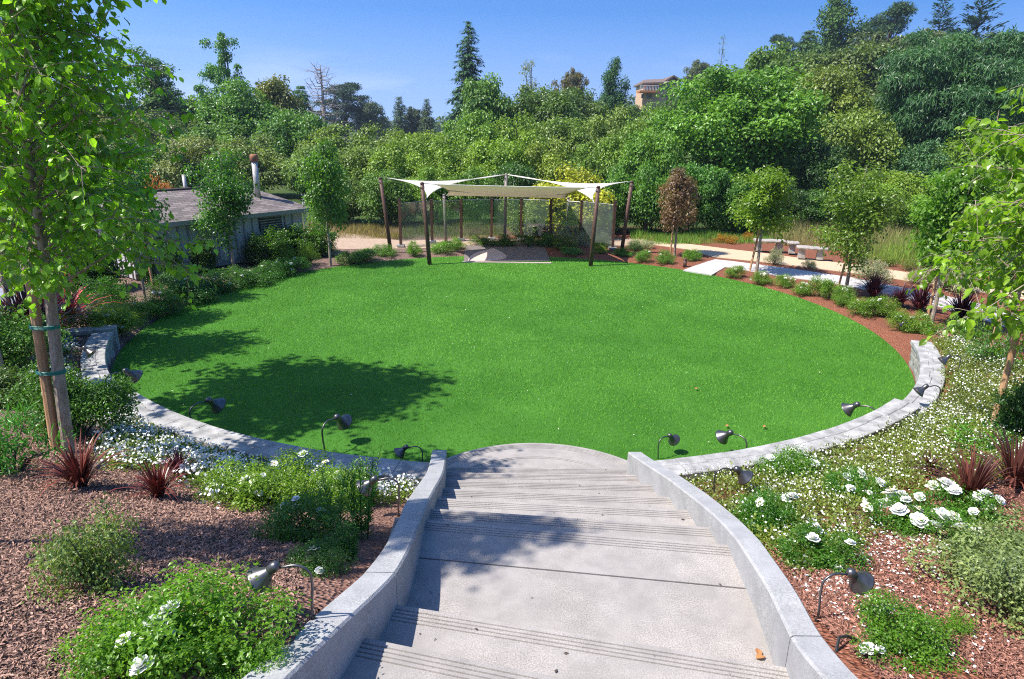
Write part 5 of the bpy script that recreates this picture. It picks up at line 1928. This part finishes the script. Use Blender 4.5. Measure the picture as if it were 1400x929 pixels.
# ================================================================== BACKGROUND TREES
OL, YG, MG, DK, BL, GY = (.105, .165, .04), (.13, .215, .032), (.085, .19, .028), (.04, .10, .02), (.045, .095, .055), (.13, .165, .075)
T = 'tree'
rows = [
    # left sky line
    ('ragged', 205, 60, 70, 42, (.06, .13, .03), 'ragged dark tree against the sky left of the tallest left tree'),
    ('oak', 262, 64, 132, 34, (.055, .10, .035), 'low dull tree between the two tall left trees'),
    ('tiered', 306, 56, 46, 32, (.055, .155, .035), 'tallest tree at left with a narrow two tiered crown'),
    ('broad0', 318, 50, 108, 48, (.075, .17, .03), 'bright green tree wrapped round the foot of the tallest left tree'),
    ('broad1', 372, 60, 107, 36, (.10, .12, .035), 'olive tree with a reddish top right of the tallest left tree'),
    ('fir', 410, 66, 117, 22, (.05, .13, .03), 'small dark fir just left of the bare dead tree'),
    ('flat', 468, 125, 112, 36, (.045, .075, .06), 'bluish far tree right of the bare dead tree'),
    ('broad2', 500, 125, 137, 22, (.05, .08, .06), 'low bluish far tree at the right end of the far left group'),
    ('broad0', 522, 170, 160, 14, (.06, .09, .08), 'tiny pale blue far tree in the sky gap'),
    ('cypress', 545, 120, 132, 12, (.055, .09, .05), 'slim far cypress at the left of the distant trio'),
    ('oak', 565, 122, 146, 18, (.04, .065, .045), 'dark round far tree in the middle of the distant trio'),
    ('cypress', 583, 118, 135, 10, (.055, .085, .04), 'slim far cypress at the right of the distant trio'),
    ('redwood', 640, 74, 30, 28, (.045, .10, .05), 'tall dark redwood standing alone above the thicket'),
    ('broad1', 668, 50, 106, 38, (.085, .17, .045), 'green tree at the right foot of the redwood'),
    ('airy', 726, 56, 82, 30, (.14, .17, .10), 'thin grey green wispy tree right of the redwood'),
    ('broad2', 745, 50, 118, 42, (.08, .14, .04), 'dark olive tree below the wispy tree'),
    ('oak', 783, 84, 94, 22, (.11, .10, .05), 'brownish thin crowned tree between wispy tree and dark lobed tree'),
    ('broad0', 800, 62, 122, 36, (.07, .12, .035), 'dull green tree below the brownish thin tree'),
    ('lobed', 840, 82, 80, 26, (.035, .09, .03), 'dark lobed evergreen left of the hill house'),
    ('oak', 956, 124, 82, 20, (.075, .10, .05), 'grey branched oak right behind the hill house'),
    ('sapling', 990, 66, 48, 14, (.09, .15, .06), 'thin spire like sapling above the big bright tree'),
    ('big', 1024, 35, 95, 100, MG, 'very broad bright green tree in the middle right'),
    ('broad1', 1055, 60, 66, 45, (.075, .14, .035), 'green tree behind the top right of the broad bright tree'),
    ('flat', 1074, 118, 46, 24, (.035, .07, .035), 'flat topped dark cypress on the skyline right of the thin sapling'),
    ('lobed', 1146, 100, -10, 46, (.045, .09, .02), 'huge dark conifer reaching the top edge at right'),
    ('fir', 1108, 108, 42, 26, (.045, .09, .025), 'dark fir at the left foot of the huge conifer'),
    ('flat', 1222, 106, 8, 42, (.04, .08, .035), 'spreading dark cypress right of the huge conifer'),
    ('pine', 1292, 100, -2, 26, (.03, .07, .04), 'spiky dark pine with upswept branches on the right skyline'),
    ('pine', 1346, 96, -8, 36, (.03, .065, .04), 'dark pine at the right of the two skyline pines'),
    ('oak', 1215, 84, 46, 62, (.075, .105, .05), 'grey green wide tree below the spreading cypress'),
    ('broad2', 1130, 46, 88, 58, (.115, .16, .04), 'yellowish olive tree below the huge conifer'),
    ('feather', 1322, 43, 42, 84, (.045, .115, .055), 'large blue green feathery tree at the upper right'),
    ('broad0', 1240, 54, 108, 46, (.08, .14, .04), 'green tree filling the gap left of the feathery tree'),
    ('broad1', 1396, 50, 52, 44, (.05, .11, .045), 'dark green tree at the upper right edge'),
    ('bush0', 1180, 39, 150, 56, (.115, .175, .04), 'yellow green rounded tree left of the feathery tree foot'),
    ('bush1', 1256, 37, 192, 40, (.05, .12, .06), 'blue green bush at the foot of the feathery tree'),
    ('bush2', 1345, 38, 168, 52, (.10, .18, .03), 'green bush at the right below the feathery tree'),
    ('broad2', 1120, 32, 190, 36, (.03, .075, .018), 'dark shaded tree right of the broad bright tree'),
    ('bush0', 1215, 33, 232, 46, (.13, .21, .03), 'light green bush behind the wide young path side tree'),
    ('bush1', 1320, 33, 235, 60, (.10, .20, .03), 'light green bush behind the large silver bush'),
    ('bush2', 1430, 34, 160, 60, (.10, .19, .03), 'green bush at the right edge behind the near tree'),
    ('bush1', 1160, 31, 262, 40, (.05, .13, .02), 'dark green bush behind the right end stone bench'),
    ('broad2', 914, 96, 138, 16, (.08, .13, .045), 'small green tree below the hill house gable'),
    ('broad0', 941, 98, 122, 14, (.07, .12, .04), 'small green tree hiding the right end of the hill house'),
    ('broad1', 868, 92, 144, 16, (.06, .11, .035), 'small dark tree below the hill house balcony'),
    ('broad0', 1092, 76, 74, 50, (.08, .13, .035), 'green tree on the hill below the flat topped cypress'),
    ('broad1', 1172, 74, 62, 50, (.07, .11, .03), 'dull green tree on the hill below the huge conifer'),
    ('oak', 1262, 90, 40, 52, (.07, .10, .045), 'grey green tree on the hill below the spiky pine'),
    ('broad2', 1335, 82, 52, 60, (.05, .09, .035), 'dark tree on the hill below the two pines'),
    ('broad0', 1400, 80, 62, 50, (.06, .11, .035), 'dark green hill tree at the right edge'),
    ('broad1', 968, 90, 106, 24, (.08, .13, .045), 'green hill tree right of the grey branched oak'),
    ('broad2', 1015, 95, 92, 42, (.07, .11, .04), 'dull hill tree behind the broad bright tree'),
    ('broad2', 90, 55, 120, 70, (.06, .13, .03), 'green tree behind the near left tree, nearer the frame edge'),
    ('broad0', 20, 50, 100, 70, (.07, .14, .03), 'tree at the left edge behind the near left crown'),
    ('bush1', 60, 34, 215, 70, (.05, .12, .025), 'dark bush behind the near left tree, left of the hut'),
    ('bush0', 130, 30, 235, 55, (.05, .12, .025), 'dark bush at the left end wall of the hut'),
    ('bush2', 10, 27, 250, 60, (.06, .13, .03), 'dark bush beyond the driveway at the left edge'),
    ('bush1', 1112, 26.8, 258, 36, (.045, .11, .02), 'dark green bush close behind the gap between the two right benches'),
    ('bush0', 1192, 27, 246, 42, (.12, .21, .03), 'light green bush just beyond the tall pale grass'),
    ('bush2', 1262, 27, 266, 40, (.13, .25, .035), 'bright low bush on the green bank behind the wide young tree'),
    ('bush1', 1335, 27, 252, 46, (.11, .21, .03), 'bright green bush on the bank above the large silver bush'),
    ('bush2', 1035, 26.4, 268, 34, (.04, .105, .02), 'dark low bush close behind the left stone bench'),
    # thicket, back row
    ('bush0', 165, 50, 150, 52, GY, 'greyish bush left of the hut under the ragged dark tree'),
    ('bush1', 238, 48, 152, 48, (.08, .13, .04), 'dark olive bush above the left end of the hut roof'),
    ('bush2', 300, 46, 168, 50, (.085, .17, .04), 'green bush above the hut roof left of its stove pipe'),
    ('bush0', 392, 46, 152, 48, (.065, .15, .03), 'fresh green bush below the olive red topped tree'),
    ('bush1', 450, 44, 170, 52, OL, 'olive willow thicket below the bare dead tree'),
    ('bush2', 520, 44, 172, 46, OL, 'olive willow thicket below the sky gap'),
    ('bush0', 585, 43, 180, 46, (.12, .19, .035), 'willow below the distant trio'),
    ('bush1', 640, 42, 152, 46, (.10, .19, .035), 'green willow straight below the redwood'),
    ('bush2', 705, 42, 158, 46, YG, 'yellow green willow right of the redwood foot'),
    ('bush0', 770, 44, 160, 48, (.10, .165, .04), 'olive green willow straight above the yellow flowering bush'),
    ('bush1', 835, 44, 145, 46, (.12, .18, .05), 'olive green willow below the dark lobed evergreen'),
    ('bush2', 890, 42, 146, 40, (.11, .19, .035), 'green willow below the hill house'),
    # thicket, middle row
    ('bush1', 190, 38, 190, 48, (.05, .12, .03), 'dark bush just behind the left end of the hut'),
    ('bush0', 268, 37, 186, 46, GY, 'pale grey green willow behind the hut vent pipe'),
    ('bush2', 345, 37, 184, 48, (.12, .17, .06), 'pale willow behind the hut stove pipe'),
    ('bush1', 420, 36, 200, 42, (.10, .17, .045), 'green willow behind the pale barked young tree'),
    ('bush0', 488, 36, 200, 44, OL, 'olive bush left of the outer left pole, upper'),
    ('bush2', 556, 35, 190, 44, YG, 'yellow green bush above the left white sail'),
    ('bush1', 622, 35, 186, 44, YG, 'yellow green bush above the left half of the tan sail'),
    ('bush0', 690, 34, 188, 44, (.13, .22, .03), 'yellow green bush behind the tall back pole'),
    ('bush2', 752, 34, 190, 42, (.15, .21, .04), 'pale yellow green bush above the right half of the tan sail'),
    ('bush1', 822, 33, 185, 44, (.11, .19, .04), 'green bush above the right white sail'),
    ('bush0', 885, 32, 178, 42, (.09, .19, .03), 'green bush right of the sails, upper'),
    # thicket, front row
    ('bush2', 470, 26.8, 240, 40, (.085, .14, .04), 'dull green bush behind the dry golden grass'),
    ('bush0', 530, 26.5, 232, 36, (.075, .15, .03), 'green bush behind the outer left pole'),
    ('bush1', 590, 27.5, 226, 36, (.10, .19, .025), 'bright bush behind the left end of the glass screen'),
    ('bush2', 650, 27.5, 228, 38, (.07, .15, .02), 'green bush behind the left half of the glass screen'),
    ('bush0', 700, 28, 222, 36, (.035, .09, .018), 'dark bush behind the middle of the glass screen'),
    ('bush1', 838, 25.5, 226, 36, (.07, .165, .025), 'green bush behind the right end of the glass screen'),
    ('bush2', 890, 25.2, 222, 38, (.065, .16, .025), 'green bush left of the brown leaved tree'),
    ('bush0', 945, 25.6, 222, 40, (.05, .14, .022), 'dark green bush right of the brown leaved tree'),
    ('bush1', 1002, 25.6, 232, 38, (.045, .125, .02), 'dark green bush behind the bench side tree'),
    ('bush2', 1075, 27, 246, 36, (.03, .075, .015), 'very dark bush behind the stone benches'),
]
names = {'redwood': 'redwood_tree', 'cypress': 'cypress_tree', 'fir': 'fir_tree', 'pine': 'pine_tree', 'flat': 'cypress_tree', 'oak': 'oak_tree', 'sapling': 'sapling'}
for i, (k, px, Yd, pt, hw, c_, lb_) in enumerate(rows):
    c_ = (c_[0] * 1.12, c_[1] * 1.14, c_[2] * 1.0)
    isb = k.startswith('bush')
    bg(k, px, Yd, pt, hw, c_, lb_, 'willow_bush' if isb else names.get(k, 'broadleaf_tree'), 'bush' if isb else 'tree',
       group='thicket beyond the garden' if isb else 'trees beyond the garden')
bg('dead', 437, 58, 84, 32, (1, 1, 1), 'bare dead conifer with upturned branches on the left skyline', 'dead_tree', 'tree', crown='branches')
# a far wooded ridge that closes the view between and behind the nearer trees
lb = LB()
n = 1500
a = rng.random(n)
Yr = 190 + 130 * rng.random(n)
xr = (-1.05 + 2.1 * a) * Yr
zr_ = hgt(xr, Yr)
clumps(lb, np.stack([xr, Yr, zr_ + 2 + 3.5 * rng.random(n)], 1), 3.2, 26, 1.5, 'rh', .8)
tag(link('far_woods', lb.mesh('far_woods', M['leaf']), None, (.06, .10, .05)), 'far wooded ridge closing the view behind the thicket', 'woods', None, 'stuff')

# the faint summer haze that pales the farthest trees
hz_m = bpy.data.materials.new('haze_air')
N, L = nodes(hz_m)
N.remove(bsdf_of(hz_m))
pv = N.new('ShaderNodeVolumePrincipled')
pv.inputs['Color'].default_value = (.72, .84, 1, 1)
pv.inputs['Density'].default_value = .00045
pv.inputs['Anisotropy'].default_value = .3
L.new(pv.outputs[0], N['Material Output'].inputs['Volume'])
tag(MB().box((0, 300, 14), (1500, 900, 60)).build('haze', hz_m), 'thin pale blue air over the whole garden and hill', 'haze', None, 'stuff')

# ================================================================== LIGHT, SKY, CAMERA
SUN_EL, AZ = rad(57), rad(17)
sd = Vector((math.cos(AZ) * math.cos(SUN_EL), math.sin(AZ) * math.cos(SUN_EL), -math.sin(SUN_EL)))
ld = bpy.data.lights.new('sun', 'SUN')
ld.energy = 4.0
ld.angle = rad(0.53)
ld.color = (1.0, 0.955, 0.88)
lo_ = bpy.data.objects.new('sun', ld)
col.objects.link(lo_)
lo_.rotation_euler = sd.to_track_quat('-Z', 'Y').to_euler()
lo_.location = (-20, -5, 40)

w = bpy.data.worlds.new('World')
sc.world = w
w.use_nodes = True
N, L = w.node_tree.nodes, w.node_tree.links
bgn = N['Background']
tc = N.new('ShaderNodeTexCoord')
sky = N.new('ShaderNodeTexSky')
sky.sky_type = 'NISHITA'
sky.sun_disc = False
sky.sun_elevation = SUN_EL
sky.sun_rotation = math.atan2(-sd.x, -sd.y)
sky.air_density = 1.0
sky.dust_density = 0.6
sky.ozone_density = 2.0
# deepen the sky: look the texture up higher above the horizon
vm = N.new('ShaderNodeVectorMath')
vm.operation = 'ADD'
vm.inputs[1].default_value = (0, 0, 0.26)
L.new(tc.outputs['Generated'], vm.inputs[0])
vn_ = N.new('ShaderNodeVectorMath')
vn_.operation = 'NORMALIZE'
L.new(vm.outputs['Vector'], vn_.inputs[0])
L.new(vn_.outputs['Vector'], sky.inputs['Vector'])
hs_ = N.new('ShaderNodeHueSaturation')
hs_.inputs['Saturation'].default_value = 1.35
hs_.inputs['Hue'].default_value = .508
hs_.inputs['Value'].default_value = .76
L.new(sky.outputs['Color'], hs_.inputs['Color'])
# thin lavender cloud low in the sky
mp = N.new('ShaderNodeMapping')
mp.inputs['Scale'].default_value = (1.0, 1.0, 5.0)
L.new(tc.outputs['Generated'], mp.inputs['Vector'])
cn = N.new('ShaderNodeTexNoise')
cn.inputs['Scale'].default_value = 2.3
cn.inputs['Detail'].default_value = 7
cn.inputs['Roughness'].default_value = .55
L.new(mp.outputs['Vector'], cn.inputs['Vector'])
cr = N.new('ShaderNodeMapRange')
cr.inputs['From Min'].default_value = .40
cr.inputs['From Max'].default_value = .66
L.new(cn.outputs['Fac'], cr.inputs['Value'])
sx = N.new('ShaderNodeSeparateXYZ')
L.new(tc.outputs['Generated'], sx.inputs['Vector'])
el = N.new('ShaderNodeMapRange')
el.inputs['From Min'].default_value = .13
el.inputs['From Max'].default_value = .02
L.new(sx.outputs['Z'], el.inputs['Value'])
mu = N.new('ShaderNodeMath')
mu.operation = 'MULTIPLY'
L.new(cr.outputs['Result'], mu.inputs[0])
L.new(el.outputs['Result'], mu.inputs[1])
eb = N.new('ShaderNodeMapRange')
eb.inputs['From Min'].default_value = .15
eb.inputs['From Max'].default_value = .0
eb.inputs['To Max'].default_value = .42
L.new(sx.outputs['Z'], eb.inputs['Value'])
mx_ = N.new('ShaderNodeMath')
mx_.operation = 'MAXIMUM'
L.new(mu.outputs[0], mx_.inputs[0])
L.new(eb.outputs['Result'], mx_.inputs[1])
mu2 = N.new('ShaderNodeMath')
mu2.operation = 'MULTIPLY'
mu2.inputs[1].default_value = .85
L.new(mx_.outputs[0], mu2.inputs[0])
mc = N.new('ShaderNodeMixRGB')
mc.inputs['Color2'].default_value = (2.7, 3.1, 4.2, 1)
L.new(mu2.outputs[0], mc.inputs['Fac'])
L.new(hs_.outputs['Color'], mc.inputs['Color1'])
L.new(mc.outputs['Color'], bgn.inputs['Color'])
bgn.inputs['Strength'].default_value = 0.15

cd = bpy.data.cameras.new('camera')
cd.sensor_width = 36
cd.sensor_fit = 'HORIZONTAL'
cd.lens = F / 1400 * 36
cd.clip_start = .05
cd.clip_end = 3000
co = bpy.data.objects.new('camera', cd)
col.objects.link(co)
co.matrix_world = Matrix(((RI[0], UP[0], -FW[0], 0), (RI[1], UP[1], -FW[1], 0), (RI[2], UP[2], -FW[2], H), (0, 0, 0, 1)))
sc.camera = co

vs = sc.view_settings
sc.display_settings.display_device = 'sRGB'
vs.view_transform = 'Standard'
vs.look = 'None'
vs.gamma = 1
vs.use_curve_mapping = False
vs.exposure = 1.08
sc.render.engine = 'CYCLES'
cy = sc.cycles
cy.max_bounces = 6
cy.diffuse_bounces = 3
cy.glossy_bounces = 2
cy.transmission_bounces = 3
cy.transparent_max_bounces = 8
cy.caustics_reflective = False
cy.caustics_refractive = False
cy.use_denoising = False
cy.denoiser = 'OPENIMAGEDENOISE'
cy.use_adaptive_sampling = True
cy.adaptive_threshold = 0.004
cy.volume_bounces = 0
cy.filter_width = 1.1
cy.denoising_prefilter = 'ACCURATE'
cy.sample_clamp_indirect = 6
